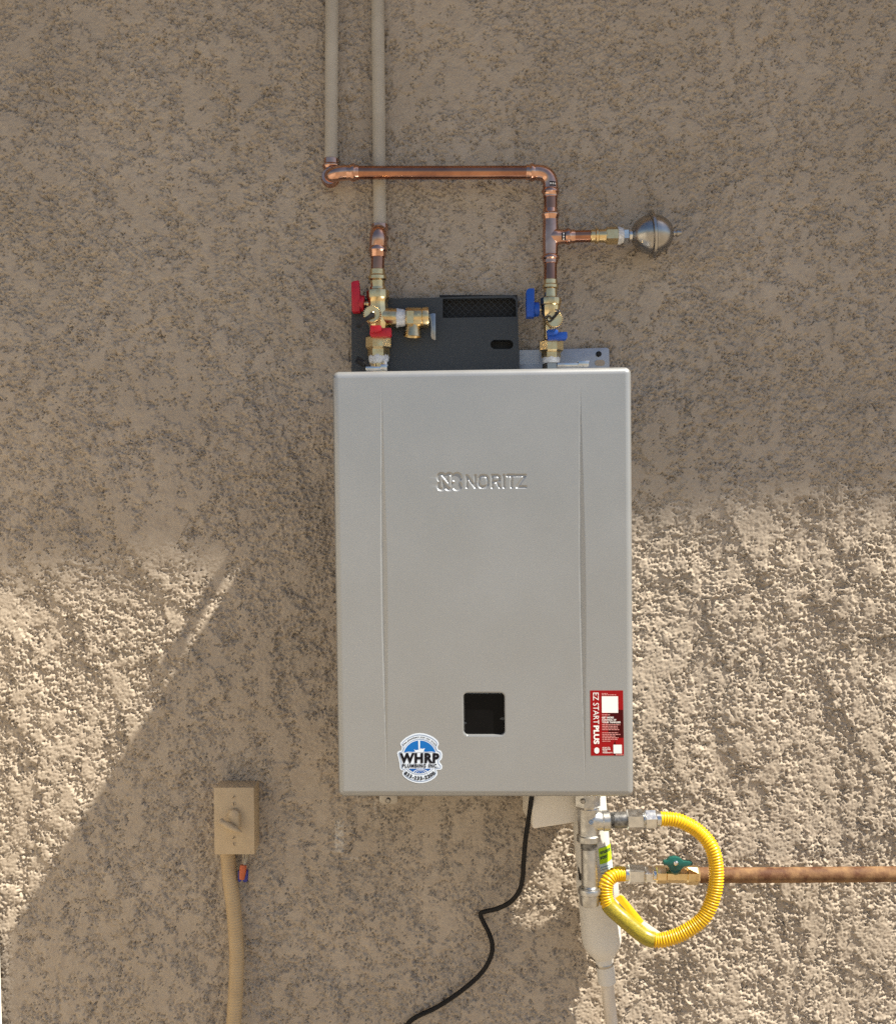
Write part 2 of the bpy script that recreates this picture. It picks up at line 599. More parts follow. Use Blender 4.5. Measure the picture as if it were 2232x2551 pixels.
    me.loops.foreach_set('vertex_index', q.astype(np.int32))
    me.polygons.add(nq)
    me.polygons.foreach_set('loop_start', np.arange(0, nq * 4, 4, dtype=np.int32))
    me.polygons.foreach_set('use_smooth', np.ones(nq, bool))
    me.update(calc_edges=True)
    a = me.attributes.new('residue', 'FLOAT', 'POINT')
    a.data.foreach_set('value', RR.astype(np.float32).reshape(-1))
    me.materials.append(M['stucco'])
    o = bpy.data.objects.new('stucco_wall', me)
    COL.objects.link(o)
    o.parent = house
    return o


build_wall()

# eave over the wall: its overhang keeps the upper wall in shade
OVER = 0.42
drop = OVER * SUN.z / -SUN.y
ez = ZC - 0.062 + drop
tilt = 0.084                     # the eave line falls towards the left
zl, zr = ez - tilt * (6 + SLOPE * drop), ez + tilt * (6 - SLOPE * drop)
mb = MB()
mb.add([(-6, -OVER, zl), (6, -OVER, zr), (6, -OVER, zr + 0.2), (-6, -OVER, zl + 0.2),
        (-6, 0.05, zl), (6, 0.05, zr), (6, 0.05, zr + 0.2), (-6, 0.05, zl + 0.2)],
       [[0, 1, 2, 3], [4, 7, 6, 5], [0, 4, 5, 1], [3, 2, 6, 7], [0, 3, 7, 4], [1, 5, 6, 2]])
obj('roof_eave', mb, M['eave'], house)

# ------------------------------------------------------------------ water heater
HF, HB = 0.25, 0.012
Q = {'tl': (826, 925), 'tr': (1574, 913), 'br': (1580, 1987), 'bl': (842, 1987)}
heater = thing('water_heater', 'silver grey tankless water heater cabinet hung on the stucco wall', 'water heater', P(1208, 1987, HF / 2))


def quad(s, t):
    tl, tr, br, bl = Q['tl'], Q['tr'], Q['br'], Q['bl']
    u = (tl[0] * (1 - s) + tr[0] * s) * (1 - t) + (bl[0] * (1 - s) + br[0] * s) * t
    v = (tl[1] * (1 - s) + tr[1] * s) * (1 - t) + (bl[1] * (1 - s) + br[1] * s) * t
    return u, v


def rect_loop(inset, rc, n=6):
    """outline of the front, inset in px, corner radius rc, counted clockwise from top left"""
    W, Hh = 743.0, 1068.0
    out = []
    for (cx, cy, a0) in ((inset + rc, inset + rc, 180), (W - inset - rc, inset + rc, 270),
                         (W - inset - rc, Hh - inset - rc, 0), (inset + rc, Hh - inset - rc, 90)):
        for k in range(n + 1):
            a = RAD(a0 + 90 * k / n)
            out.append(quad((cx + rc * math.cos(a)) / W, (cy + rc * math.sin(a)) / Hh))
    return out


def casing():
    mb = MB()
    r = 17.0
    rm = S(r, HF)
    loops = [(0, 1e-3 + r, HB), (0, r, HF - rm)]
    for k in range(1, 7):
        a = RAD(90 * k / 6)
        ins = r * (1 - math.cos(a))
        loops.append((ins, max(r - ins, 0.01), HF - rm + rm * math.sin(a)))
    ls = []
    for (ins, rc, h) in loops:
        cxw = P(1208, 0, HF).x
        k_ = 1 - 0.05 * (HF - h) / (HF - HB)          # the back of the cabinet is a little narrower
        ls.append([Vector((cxw + (P(u, v, HF).x - cxw) * k_, -h, P(u, v, HF).z)) for u, v in rect_loop(ins, rc)])
    n = len(ls[0])
    vs = [p for l in ls for p in l]
    fs = []
    for i in range(len(ls) - 1):
        for k in range(n):
            k2 = (k + 1) % n
            fs.append([i * n + k, i * n + k2, (i + 1) * n + k2, (i + 1) * n + k])
    fs.append(list(range(n)))
    mb.add(vs, fs)
    # ---- front sheet with pressed grooves, logo and window opening
    W, Hh = 743.0, 1068.0

    def lines(lo, hi, coarse, dense):
        xs = list(np.linspace(lo, hi, coarse))
        for a, b, st in dense:
            xs = [x for x in xs if not (a - st * .6 < x < b + st * .6)]
            xs += list(np.arange(a, b + st * 0.5, st))
        return np.array(sorted(xs))
    su = lines(r, W - r, 30, [(108, 150, 0.7), (255, 492, 0.75), (603, 645, 0.7)])
    tv = lines(r, Hh - r, 60, [(254, 308, 0.75), (800, 924, 0.9)])
    s = su / W
    t = tv / Hh
    ss, tt = np.meshgrid(s, t)
    tl, tr, br, bl = Q['tl'], Q['tr'], Q['br'], Q['bl']
    u = (tl[0] * (1 - ss) + tr[0] * ss) * (1 - tt) + (bl[0] * (1 - ss) + br[0] * ss) * tt
    v = (tl[1] * (1 - ss) + tr[1] * ss) * (1 - tt) + (bl[1] * (1 - ss) + br[1] * ss) * tt
    dep = np.zeros_like(u)
    for (ua, va, ub, vb) in ((951, 966, 964, 1948), (1445, 955, 1457, 1945)):
        tq = np.clip((v - va) / (vb - va), 0, 1)
        wdt = 8.0 * np.clip(np.minimum(tq / 0.42, (1 - tq) / 0.42), 0, 1) ** 0.8
        c = ua + (ub - ua) * tq
        x = (u - c) / np.maximum(wdt, 0.01)
        prof = np.where(x < -0.68, np.clip((1 + x) / 0.32, 0, 1), np.clip((1 - x) / 1.68, 0, 1))
        dep += 0.0032 * prof * np.clip(wdt / 8, 0, 1)
    # logo mask
    mask = np.zeros_like(u)

    def raster(vs, fs, mapf):
        pts = np.array([mapf(p.x, p.y) for p in vs])
        out = np.zeros_like(u, bool)
        for f in fs:
            for k in range(1, len(f) - 1):
                a, b, c = pts[f[0]], pts[f[k]], pts[f[k + 1]]
                lo, hi = np.minimum(np.minimum(a, b), c), np.maximum(np.maximum(a, b), c)
                sel = (u >= lo[0]) & (u <= hi[0]) & (v >= lo[1]) & (v <= hi[1])
                if not sel.any():
                    continue
                pu, pv = u[sel], v[sel]
                d0 = (b[0] - a[0]) * (pv - a[1]) - (b[1] - a[1]) * (pu - a[0])
                d1 = (c[0] - b[0]) * (pv - b[1]) - (c[1] - b[1]) * (pu - b[0])
                d2 = (a[0] - c[0]) * (pv - c[1]) - (a[1] - c[1]) * (pu - c[0])
                ins = ((d0 >= 0) & (d1 >= 0) & (d2 >= 0)) | ((d0 <= 0) & (d1 <= 0) & (d2 <= 0))
                out[sel] |= ins
        return out
    def stroke(x0, y0, x1, y1, w=2.9):
        px, py = u, v + 1.0 * (u - 1160) / 150
        dx, dy = x1 - x0, y1 - y0
        tq = np.clip(((px - x0) * dx + (py - y0) * dy) / (dx * dx + dy * dy), 0, 1)
        return np.hypot(px - x0 - tq * dx, py - y0 - tq * dy) < w

    T, B = 1185.5, 1214.0
    segs = [(1163, B, 1163, T), (1163, T, 1184, B), (1184, B, 1184, T)]
    oc = [(1204 + 11.5 * math.copysign(abs(math.cos(a)) ** 0.75, math.cos(a)), (T + B) / 2 + 14.2 * math.copysign(abs(math.sin(a)) ** 0.75, math.sin(a))) for a in np.linspace(0, 2 * math.pi, 25)]
    segs += [(a[0], a[1], b[0], b[1]) for a, b in zip(oc, oc[1:])]
    segs += [(1226, B, 1226, T), (1226, T, 1239, T), (1239, T, 1244, T + 4), (1244, T + 4, 1244, T + 11), (1244, T + 11, 1239, T + 15), (1239, T + 15, 1226, T + 15), (1237, T + 15, 1244.5, B)]
    segs += [(1255, B, 1255, T), (1264, T, 1284, T), (1274, T, 1274, B)]
    segs += [(1289, T, 1308, T), (1308, T, 1288, B), (1288, B, 1309, B)]
    for q_ in segs:
        mask = np.maximum(mask, stroke(*q_))
    emb = np.zeros_like(u, bool)
    for cx in (1100, 1119, 1138.5):
        for cy in (1189.5, 1210.5):
            emb |= np.hypot(u - cx, v - cy) < 12.0
    vs_, fs_ = text2d('N', 0.03)
    nn = raster(vs_, fs_, lambda a, b: (1096 + 27 * a, 1215 - 30 * b))
    mask = np.maximum(mask, emb & ~nn)

    def blur(a):
        for _ in range(2):
            a = (a + np.roll(a, 1, 0) + np.roll(a, -1, 0)) / 3
            a = (a + np.roll(a, 1, 1) + np.roll(a, -1, 1)) / 3
        return a
    inlogo = (u > 1080) & (u < 1320) & (v > 1168) & (v < 1230)
    dep += np.where(inlogo, 0.0016 * blur(mask.astype(float)), 0)
    # window opening, rounded square
    wu, wv, hw, hh, rc = 1206.0, 1779.0, 51.0, 52.5, 11.0
    qx = np.abs(u - wu - (v - wv) * 0.012) - (hw - rc)
    qy = np.abs(v - wv) - (hh - rc)
    sd = np.hypot(np.maximum(qx, 0), np.maximum(qy, 0)) + np.minimum(np.maximum(qx, qy), 0) - rc
    dep += 0.012 * smooth(-sd, -0.6, 0.9) + 0.0004 * smooth(-sd, -4, -0.6)
    d = D - HF
    X = (u - CX) * d / FPX
    Z = ZC + (CY - v) * d / FPX
    Y = -HF + dep
    nv, nu = u.shape
    vv = [Vector((X[j, i], Y[j, i], Z[j, i])) for j in range(nv) for i in range(nu)]
    ff = [[j * nu + i, j * nu + i + 1, (j + 1) * nu + i + 1, (j + 1) * nu + i] for j in range(nv - 1) for i in range(nu - 1)]
    mb.add(vv, ff)
    return obj('cabinet', mb, M['silver'], heater, angle=50)


casing()
# black pane in the window opening
mb = MB()
mb.prism([P(u, v, HF - 0.0075) for u, v in ((1157, 1729), (1256, 1729), (1257, 1830), (1158, 1830))], (0, 0.003, 0))
pane = obj('display_window', mb, M['pane'], heater)
mb = MB()
mb.prism([P(u, v, HF - 0.0072) for u, v in ((1244, 1791), (1250, 1787), (1258, 1787), (1258, 1793), (1252, 1794))], (0, 0.001, 0))
obj('bezel_clip', mb, M['charcoal'], heater)
mb = MB()
mb.prism([P(u, v, HF - 0.0072) for u, v in ((1154, 1798), (1160, 1799), (1163, 1801), (1160, 1803), (1154, 1804))], (0, 0.001, 0))
obj('bezel_clip', mb, M['charcoal'], heater)

# wall bracket showing above the right of the cabinet
mb = MB()
mb.prism([P(u, v, 0.016) for u, v in ((1285, 873), (1512, 866), (1517, 870), (1519, 960), (1285, 960))], (0, 0.012, 0))
br = obj('mounting_bracket', mb, M['bracket'], heater, bevel=0.0008)
mb = MB()
c = P(1491, 882, 0.016)
mb.lathe(c + Vector((0, 0.001, 0)), c + Vector((0, -0.003, 0)), [(0, S(7, 0.02)), (0.6, S(7, 0.02)), (1, S(4.5, 0.02))], seg=16)
obj('screw', mb, M['black'], br)
mb = MB()
pts = []
for k in range(20):
    a = 2 * math.pi * k / 20
    pts.append(P(1494 + (5 if math.cos(a) > 0 else -5) + 7.5 * math.cos(a), 904 + 7.5 * math.sin(a), 0.0166))
mb.prism(pts, (0, 0.0005, 0))
obj('slot', mb, M['stucco'], br)
mb = MB()
mb.prism([P(u, v, 0.0163) for u, v in ((1294, 872), (1343, 872), (1343, 907), (1294, 908))], (0, 0.0002, 0))
obj('rating_plate', mb, mat('rating_plate', (0.42, 0.47, 0.55), 0.5, var=0.06, vscale=120), br)
# tabs under the cabinet
mb = MB()
mb.prism([P(u, v, 0.022) for u, v in ((945, 1940), (990, 1940), (990, 1998), (985, 2003), (950, 2003), (945, 1997))], (0, 0.004, 0))
tb = obj('lower_tab', mb, M['steel'], heater, bevel=0.0006)
mb = MB()
c = P(967, 1994, 0.022)
mb.lathe(c + Vector((0, 0.001, 0)), c + Vector((0, -0.004, 0)), [(0, S(7, 0.02)), (0.5, S(7, 0.02)), (1, S(4.5, 0.02))], seg=16)
obj('screw', mb, M['steel'], tb)
# toggle latches on top
for (u, v, w) in ((945, 917, 38), (1432, 908, 62)):
    mb = MB()
    mb.box(P(u - 14, v + 2, 0.19), S(w, .19), 0.016, S(9, .19))
    mb.box(P(u + w * 0.32, v - 1, 0.19), S(w * 0.42, .19), 0.018, S(13, .19))
    mb.box(P(u + w * 0.32, v - 7, 0.19), S(w * 0.5, .19), 0.008, S(4, .19))
    obj('latch', mb, M['chrome'], heater, bevel=0.0008)

# exhaust hood
HO = 0.034
mb = MB()


def outline(pts):
    return [P(u, v, HO) for u, v in pts]


# hood front as a ring of sheets round the grille opening and the slot
def hood():
    mb = MB()
    hb = 0.026
    back = (0, hb, 0)
    # grille opening 1103-1287 x 742-792 ; slot 1221-1279 x 846-870
    slot = []
    for k in range(13):
        a = -math.pi / 2 + math.pi * k / 12
        slot.append((1267 + 11.5 * math.cos(a), 858 + 11.5 * math.sin(a)))
    slot += [(1267 - 34 * k / 12, 869.5) for k in range(1, 12)]
    for k in range(13):
        a = math.pi / 2 + math.pi * k / 12
        slot.append((1233 + 11.5 * math.cos(a), 858 + 11.5 * math.sin(a)))
    slot += [(1233 + 34 * k / 12, 846.5) for k in range(1, 12)]
    # sheets: left of grille, below grille, rim above, rim right
    sheets = [
        [(876, 750), (884, 745), (1103, 741), (1103, 960), (876, 960)],
        [(1103, 792), (1290, 789), (1291, 832), (1103, 832)],
        [(1103, 741), (1274, 735), (1281, 736.5), (1286, 741), (1289, 748), (1290, 789), (1286, 789), (1285, 750), (1282, 745), (1276, 742), (1103, 744)],
        [(1103, 832), (1215, 832), (1215, 884), (1103, 884)],
        [(1284, 832), (1291, 832), (1293, 884), (1284, 884)],
        [(1103, 884), (1293, 884), (1295, 960), (1103, 960)],
    ]
    for sh in sheets:
        mb.prism(outline(sh), back)
    # ring between the slot and its square surround
    sq = []
    for (a, b) in slot:
        dx, dy = a - 1250, b - 858
        k = 1 / max(abs(dx) / 34.5, abs(dy) / 26)
        sq.append((1249.5 + dx * k, 858 + dy * k))
    n = len(slot)
    f1, f2 = outline(sq), outline(slot)
    b2 = [p + Vector(back) for p in f2]
    mb.add(f1 + f2 + b2, [[i, (i + 1) % n, n + (i + 1) % n, n + i] for i in range(n)] +
           [[n + i, n + (i + 1) % n, 2 * n + (i + 1) % n, 2 * n + i] for i in range(n)])
    # corners that the ring's straight runs cut off
    for sx in (-1, 1):
        for sy in (-1, 1):
            cnr = (1249.5 + sx * 34.5, 858 + sy * 26)
            near = sorted(range(n), key=lambda i: math.hypot(sq[i][0] - cnr[0], sq[i][1] - cnr[1]))
            ia = [i for i in near if abs(sq[i][0] - cnr[0]) < 0.01][:1]
            ib = [i for i in near if abs(sq[i][1] - cnr[1]) < 0.01][:1]
            if ia and ib:
                mb.add(outline([sq[ia[0]], cnr, sq[ib[0]]]), [[0, 1, 2]])
    return obj('exhaust_hood', mb, M['charcoal'], heater, angle=30)


ho = hood()
mb = MB()
mb.prism([P(u, v, 0.012) for u, v in ((1095, 735), (1288, 735), (1292, 950), (1095, 950))], (0, 0.004, 0))
obj('hood_interior', mb, M['dark'], ho)
mb = MB()
wires = MB()
for k in range(-4, 17):
    a = 1103 + k * 16
    for sgn in (1, -1):
        u0, u1 = (a, a + 50) if sgn > 0 else (a + 50, a)
        v0, v1 = 744.0, 792.0
        # clip to the opening
        lo, hi = 0.0, 1.0
        for lim, s_ in ((1104, 1), (1285, -1)):
            du = u1 - u0
            tcut = (lim - u0) / du
            if s_ * du > 0:
                lo = max(lo, tcut)
            else:
                hi = min(hi, tcut)
        if hi - lo < 0.05:
            continue
        p = P(u0 + (u1 - u0) * lo, v0 + (v1 - v0) * lo, 0.024 + 0.001 * sgn)
        q = P(u0 + (u1 - u0) * hi, v0 + (v1 - v0) * hi, 0.024 + 0.001 * sgn)
        wires.tube([p, q], 0.00045, seg=5)
obj('wire_grille', wires, M['charcoal'], ho)

# round plumber's sticker
def Z2(x, y, lift=0.0004):
    return P(970 + x / 11.947, 1810 + y / 11.947, HF + lift)


OUT = [(900, 195), (1010, 205), (1110, 228), (1210, 265), (1300, 312), (1380, 370), (1430, 420), (1470, 490), (1468, 545), (1440, 590), (1436, 640), (1452, 690),
       (1520, 715), (1560, 760), (1580, 830), (1572, 920), (1545, 985), (1490, 1025), (1505, 1080), (1545, 1120), (1575, 1180), (1570, 1245), (1530, 1285),
       (1400, 1292), (1432, 1370), (1425, 1440), (1350, 1530), (1250, 1600), (1120, 1655), (1000, 1680), (900, 1685), (790, 1675), (670, 1640), (560, 1590), (450, 1510), (388, 1430), (390, 1370),
       (430, 1310), (360, 1300), (322, 1265), (310, 1200), (300, 1080), (265, 930), (232, 800), (248, 755), (290, 728), (358, 715), (372, 640), (368, 595), (328, 545), (330, 490),
       (390, 415), (490, 330), (600, 268), (700, 228), (800, 203)]


def shrink(poly, d):
    out = []
    n = len(poly)
    for i in range(n):
        a, b, c = poly[i - 1], poly[i], poly[(i + 1) % n]
        tx, ty = c[0] - a[0], c[1] - a[1]
        l = math.hypot(tx, ty)
        out.append((b[0] - ty / l * d, b[1] + tx / l * d))
    return out


stk = MB().prism([Z2(x, y, 0.0003) for x, y in OUT], (0, 0.0004, 0))
stk = obj('plumber_sticker', stk, M['st_white'], heater, label='round white and blue plumber sticker')
mb = MB()
a_, b_ = shrink(OUT, 42), shrink(OUT, 62)
n = len(OUT)
mb.add([Z2(x, y, 0.00045) for x, y in a_ + b_], [[i, (i + 1) % n, n + (i + 1) % n, n + i] for i in range(n)])
for (r0, r1, a0, a1) in ((520, 536, 200, 340), (520, 536, 40, 140)):
    pa = [RAD(a0 + (a1 - a0) * k / 40) for k in range(41)]
    mb.add([Z2(905 + r * math.cos(a), 905 + r * math.sin(a), 0.00045) for r in (r0, r1) for a in pa],
           [[k, k + 1, 42 + k, 41 + k] for k in range(40)])
obj('border_line', mb, M['st_line'], stk)
mb = MB()
c0 = math.asin(135 / 490)
arc = [(905 + 490 * math.cos(a), 905 + 490 * math.sin(a)) for a in np.linspace(math.pi + c0, 2 * math.pi - c0, 40)]
mb.add([Z2(x, y, 0.0005) for x, y in arc], [list(range(40))])
obj('water_panel', mb, M['st_blue'], stk)
mb = MB()
c0 = math.asin(350 / 485)
arc = [(905 + 485 * math.cos(a), 905 + 485 * math.sin(a)) for a in np.linspace(c0, math.pi - c0, 30)]
mb.add([Z2(x, y, 0.0005) for x, y in arc], [list(range(30))])
obj('pool_panel', mb, M['st_deep'], stk)
mb = MB()
mb.add([Z2(x, y, 0.0006) for x, y in ((858, 395), (912, 395), (912, 640), (905, 700), (870, 700))], [[0, 1, 2, 3, 4]])
mb.add([Z2(x, y, 0.00062) for x, y in ((430, 772), (560, 750), (700, 758), (770, 745), (735, 680), (800, 705), (840, 690), (880, 700), (935, 650), (985, 665), (1060, 640), (1015, 745), (1100, 755), (1250, 745), (1370, 765))], [list(range(15))])
obj('water_splash', mb, M['st_white'], stk, kind='stuff')
mb = MB()
for k, (rx, ry) in enumerate(((230, 120), (150, 85), (70, 45))):
    pa = [math.pi + math.pi * j / 24 for j in range(25)]
    mb.add([Z2(930 + q * rx * math.cos(a), 1385 + q * ry * math.sin(a), 0.0006) for q in (1.0, 0.86) for a in pa], [[j, j + 1, 26 + j, 25 + j] for j in range(24)])
obj('pool_ripples', mb, M['st_white'], stk, kind='stuff')
mb = MB()
put_text(mb, 'WHRP', lambda a, b: Z2(305 + 1185 * a, 1092 - 302 * b, 0.0007), 0.055, 1.12)
obj('name_lettering', mb, M['st_black'], stk)
mb = MB()
put_text(mb, 'PLUMBING INC.', lambda a, b: Z2(385 + 1065 * a, 1226 - 116 * b, 0.0007), 0.045, 1.25)
obj('trade_lettering', mb, M['st_black'], stk)
mb = MB()


def arc_top(a, b):
    th = RAD(-90 - 56 + 112 * a)
    r = 560 + 62 * b
    return Z2(905 + r * math.cos(th), 905 + r * math.sin(th), 0.0007)


def arc_bot(a, b):
    th = RAD(90 + 44 - 88 * a)
    r = 690 - 115 * b
    return Z2(905 + r * math.cos(th), 905 + r * math.sin(th), 0.0007)


put_text(mb, 'The plumbers you can trust!', arc_top, 0.03, 1.1)
obj('motto_lettering', mb, M['st_black'], stk)
mb = MB()
put_text(mb, '833-233-2200', arc_bot, 0.05, 1.15)
obj('phone_lettering', mb, M['st_black'], stk)

# red label
def Z3(x, y, lift):
    x += (y - 205) * 0.0135
    return P(1450 + x / 10.24, 1700 + y / 10.24, HF + lift)


lab = MB().prism([Z3(x, y, 0.0003) for x, y in ((200, 205), (1040, 205), (1042, 1867), (198, 1870))], (0, 0.0004, 0))
lab = obj('red_label', lab, M['lb_red'], heater, label='red printed label with white upright lettering')
mb = MB()
mb.add([Z3(x, y, 0.0004) for x, y in ((640, 790), (905, 770), (905, 700), (1038, 700), (1038, 1410), (905, 1410), (760, 1400), (650, 1290))], [list(range(8))])
mb.add([Z3(x, y, 0.0004) for x, y in ((790, 1560), (815, 1480), (830, 1560), (835, 1865), (790, 1865))], [list(range(5))])
obj('dark_panel', mb, M['lb_dark'], lab)
mb = MB()
put_text(mb, 'EZ START', lambda a, b: Z3(272 + 145 * b, 262 + 800 * a, 0.0006), 0.0)
obj('lettering', mb, M['lb_white'], lab)
mb = MB()
put_text(mb, 'PLUS', lambda a, b: Z3(272 + 145 * b, 1100 + 475 * a, 0.0006), 0.04)
obj('bold_lettering', mb, M['lb_white'], lab)
mb = MB()
mb.add([Z3(495, 355, 0.0006), Z3(908, 355, 0.0006), Z3(908, 775, 0.0006), Z3(495, 775, 0.0006)], [[0, 1, 2, 3]])
obj('white_panel', mb, M['lb_white'], lab)
mb = MB()
mb.add([Z3(775, 1590, 0.0006), Z3(988, 1590, 0.0006), Z3(988, 1812, 0.0006), Z3(775, 1812, 0.0006)], [[0, 1, 2, 3]])
obj('white_panel', mb, M['lb_white'], lab)
mb = MB()
pts = [Z3(350 + 62 * math.cos(a), 1737 + (16 if math.sin(a) > 0 else -16) + 62 * math.sin(a), 0.0006) for a in np.linspace(0, 2 * math.pi, 28, endpoint=False)]
mb.add(pts, [list(range(28))])
obj('oval_badge', mb, M['lb_white'], lab)
for k, s_ in enumerate(('GET MORE', 'CONTROL OF', 'YOUR TANKLESS')):
    mb = MB()
    wd = (300, 365, 475)[k]
    y = 920 + k * 60
    put_text(mb, s_, lambda a, b, wd=wd, y=y: Z3(490 + wd * a, y - 46 * b, 0.0006), 0.03)
    obj('heading_lettering', mb, M['lb_white'], lab)
for k, s_ in enumerate(('SCAN TO', 'REGISTER', 'YOUR', 'WARRANTY')):
    mb = MB()
    wd = (190, 210, 120, 250)[k]
    y = 1680 + k * 43
    put_text(mb, s_, lambda a, b, wd=wd, y=y: Z3(495 + wd * a, y - 32 * b, 0.0006), 0.02)
    obj('small_lettering', mb, M['lb_white'], lab)
mb = MB()
rl = random.Random(3)
for (y, wd) in ((285, 150), (318, 370), (828, 220), (1080, 460), (1122, 390), (1163, 400), (1205, 430), (1285, 400), (1328, 460), (1370, 340), (1412, 410), (1452, 410), (1500, 205), (1845, 0)):
    x = 495
    end = 495 + wd
    if wd == 0:
        x, end = 830, 1020
    while x < end - 12:
        w = min(rl.uniform(28, 80), end - x)
        mb.add([Z3(x, y - 10, 0.0006), Z3(x + w, y - 10, 0.0006), Z3(x + w, y + 10, 0.0006), Z3(x, y + 10, 0.0006)], [[0, 1, 2, 3]])
        x += w + 14
obj('fine_print', mb, M['lb_pink'], lab, kind='stuff')

# ------------------------------------------------------------------ plumbing
PH = 0.05


def press(mb, p0, p1, r, bead=0.42, big=1.34, sock=1.13):
    """press-fit socket on a pipe of radius r from p0 (body side) to p1 (open end)"""
    prof = [(0, r * sock), (bead - 0.22, r * sock), (bead - 0.14, r * (big + sock) / 2), (bead, r * big), (bead + 0.10, r * big), (bead + 0.20, r * (sock + 0.05)),
            (bead + 0.24, r * sock), (0.97, r * sock), (1.0, r * (sock - 0.04)), (1.0, r * 1.0)]
    mb.lathe(p0, p1, prof, seg=28)


rp = S(16.8, PH)             # 3/4 inch copper
# ---- cold line: painted riser, copper loop, tee
cold = thing('cold_water_line', 'left painted riser feeding the long horizontal copper pipe and tee', 'water pipe', P(1371, 697, PH))
mb = MB()
mb.tube([P(827, -140, 0.017), P(827, 0, 0.017), P(826, 200, 0.017), P(825.5, 412, 0.017)], S(16.4, 0.017), seg=24)
obj('painted_pipe', mb, M['paintpipe'], cold)
HL = 0.046
mb = MB()
A = P(825.5, 400, 0.017)
x_, zlow = A.x, P(0, 437, HL).z
path = fillet([A + Vector((0, 0, -0.004)), Vector((x_, -0.017, zlow)), Vector((x_ + .002, -HL - 0.004, zlow + 0.001)), Vector((P(862, 430, HL).x, -HL, P(0, 430, HL).z))], 0.021, 9)
mb.tube(path, rp * 1.14, seg=26)
press(mb, P(825.5, 424, 0.017), P(825.5, 396, 0.017), rp, bead=0.30)
press(mb, P(858, 430, HL), P(894, 430, HL), rp, bead=0.58)
mb.lathe(Vector((x_, -0.022, zlow - 0.001)), Vector((x_, -0.044, zlow - 0.0005)), [(0, rp * 1.2), (0.2, rp * 1.36), (0.35, rp * 1.36), (0.5, rp * 1.22), (0.6, rp * 1.3), (0.75, rp * 1.3), (1, rp * 1.16)], seg=28)
obj('elbow', mb, M['copperfit'], cold)
mb = MB().tube([P(890, 430, HL), P(1100, 430, HL), P(1320, 429.5, HL)], rp, seg=28)
obj('copper_pipe', mb, M['copper'], cold)
mb = MB()
mb.tube(fillet([P(1332, 429.5, HL), P(1371, 429.5, HL), P(1371, 470, HL)], S(34, HL), 10), rp * 1.16, seg=26)
press(mb, P(1343, 429.5, HL), P(1310, 429.5, HL), rp, bead=0.52)
press(mb, P(1371, 462, HL), P(1371, 492, HL), rp, bead=0.48)
eb = obj('elbow', mb, M['copperfit'], cold)


def stamp(parent, c, up, w, l, r, mark):
    """small black printed patch hugging a fitting of radius r round the axis up"""
    c, up = Vector(c), Vector(up).normalized()
    side = up.cross(Vector((0, -1, 0))).normalized()
    vs, fs = [], []
    for i in range(7):
        a = (i / 6 - 0.5) * w / r + RAD(12)
        for j in (-.5, .5):
            vs.append(c + up * (l * j) + (Vector((0, -1, 0)) * math.cos(a) + side * math.sin(a)) * r)
    for i in range(6):
        fs.append([2 * i, 2 * i + 2, 2 * i + 3, 2 * i + 1])
    st_ = obj('stamp', MB().add(vs, fs), M['st_black'], parent)
    vs, fs = [], []
    for i in range(3):
        a0 = (i / 3 - 0.42) * w / r + RAD(12)
        a1 = a0 + 0.2 * w / r
        o = len(vs)
        for a in (a0, a1):
            for j in (-.2, .2):
                vs.append(c + up * (l * j) + (Vector((0, -1, 0)) * math.cos(a) + side * math.sin(a)) * (r + 0.0002))
        fs.append([o, o + 2, o + 3, o + 1])
    obj('stamp_mark', MB().add(vs, fs), M['lb_white'], parent)


stamp(eb, P(1371, 462.5, HL), (0, 0, 1), S(17, HL), S(11, HL), rp * 1.19, 0)
mb = MB().tube([P(1371, 488, HL), P(1371, 524, HL)], rp, seg=26)
obj('copper_pipe', mb, M['copper'], cold)
mb = MB()
mb.lathe(P(1371, 548, HL), P(1371, 632, HL), [(0, rp * 1.13), (0.2, rp * 1.16), (0.5, rp * 1.2), (0.8, rp * 1.16), (1, rp * 1.13)])
press(mb, P(1371, 552, HL), P(1371, 520, HL), rp, bead=0.46)
press(mb, P(1371, 628, HL), P(1371, 657, HL), rp, bead=0.46)
mb.lathe(P(1371, 591, HL), P(1404, 589.5, HL), [(0, rp * 1.2), (0.35, rp * 1.36), (0.55, rp * 1.22), (0.8, rp * 1.08), (1, rp * 1.05)])
press(mb, P(1398, 589.5, HL), P(1431, 589, HL), rp * 0.92, bead=0.48)
te = obj('tee', mb, M['copperfit'], cold)
stamp(te, P(1402, 589.4, HL), (1, 0, 0), S(20, HL), S(10, HL), rp * 1.10, 0)
mb = MB().tube([P(1426, 589, HL), P(1476, 588, HL)], rp * 0.9, seg=24)
obj('copper_pipe', mb, M['copper'], cold)
mb = MB().tube([P(1371, 650, HL), P(1370.5, 702, PH)], rp * 0.98, seg=24)
obj('copper_pipe', mb, M['copper'], cold)

# ---- hot line
hot = thing('hot_water_line', 'right painted riser ending in a copper elbow above the red valve', 'water pipe', P(942, 672, PH))
mb = MB()
mb.tube([P(939, -140, 0.014), P(941, 0, 0.014), P(944, 300, 0.014), P(946.5, 575, 0.014)], S(16.3, 0.014), seg=24)
obj('painted_pipe', mb, M['paintpipe'], hot)
mb = MB()
A = P(946.5, 560, 0.014)
zc = P(0, 578, PH).z
path = fillet([A, Vector((A.x, -0.014, zc)), Vector((P(943, 577, PH).x, -PH - 0.004, zc)), P(942, 612, PH)], 0.016, 10)
mb.tube(path, rp * 1.28, seg=26)
press(mb, P(942, 604, PH), P(941.5, 641, PH), rp, bead=0.46, big=1.42, sock=1.2)
mb.lathe(P(946.5, 614, 0.014), P(946.5, 586, 0.014), [(0, rp * 1.15), (0.5, rp * 1.15), (0.62, rp * 1.3), (0.75, rp * 1.3), (0.85, rp * 1.15), (1, rp * 1.12)])
obj('elbow', mb, M['copperfit'], hot)
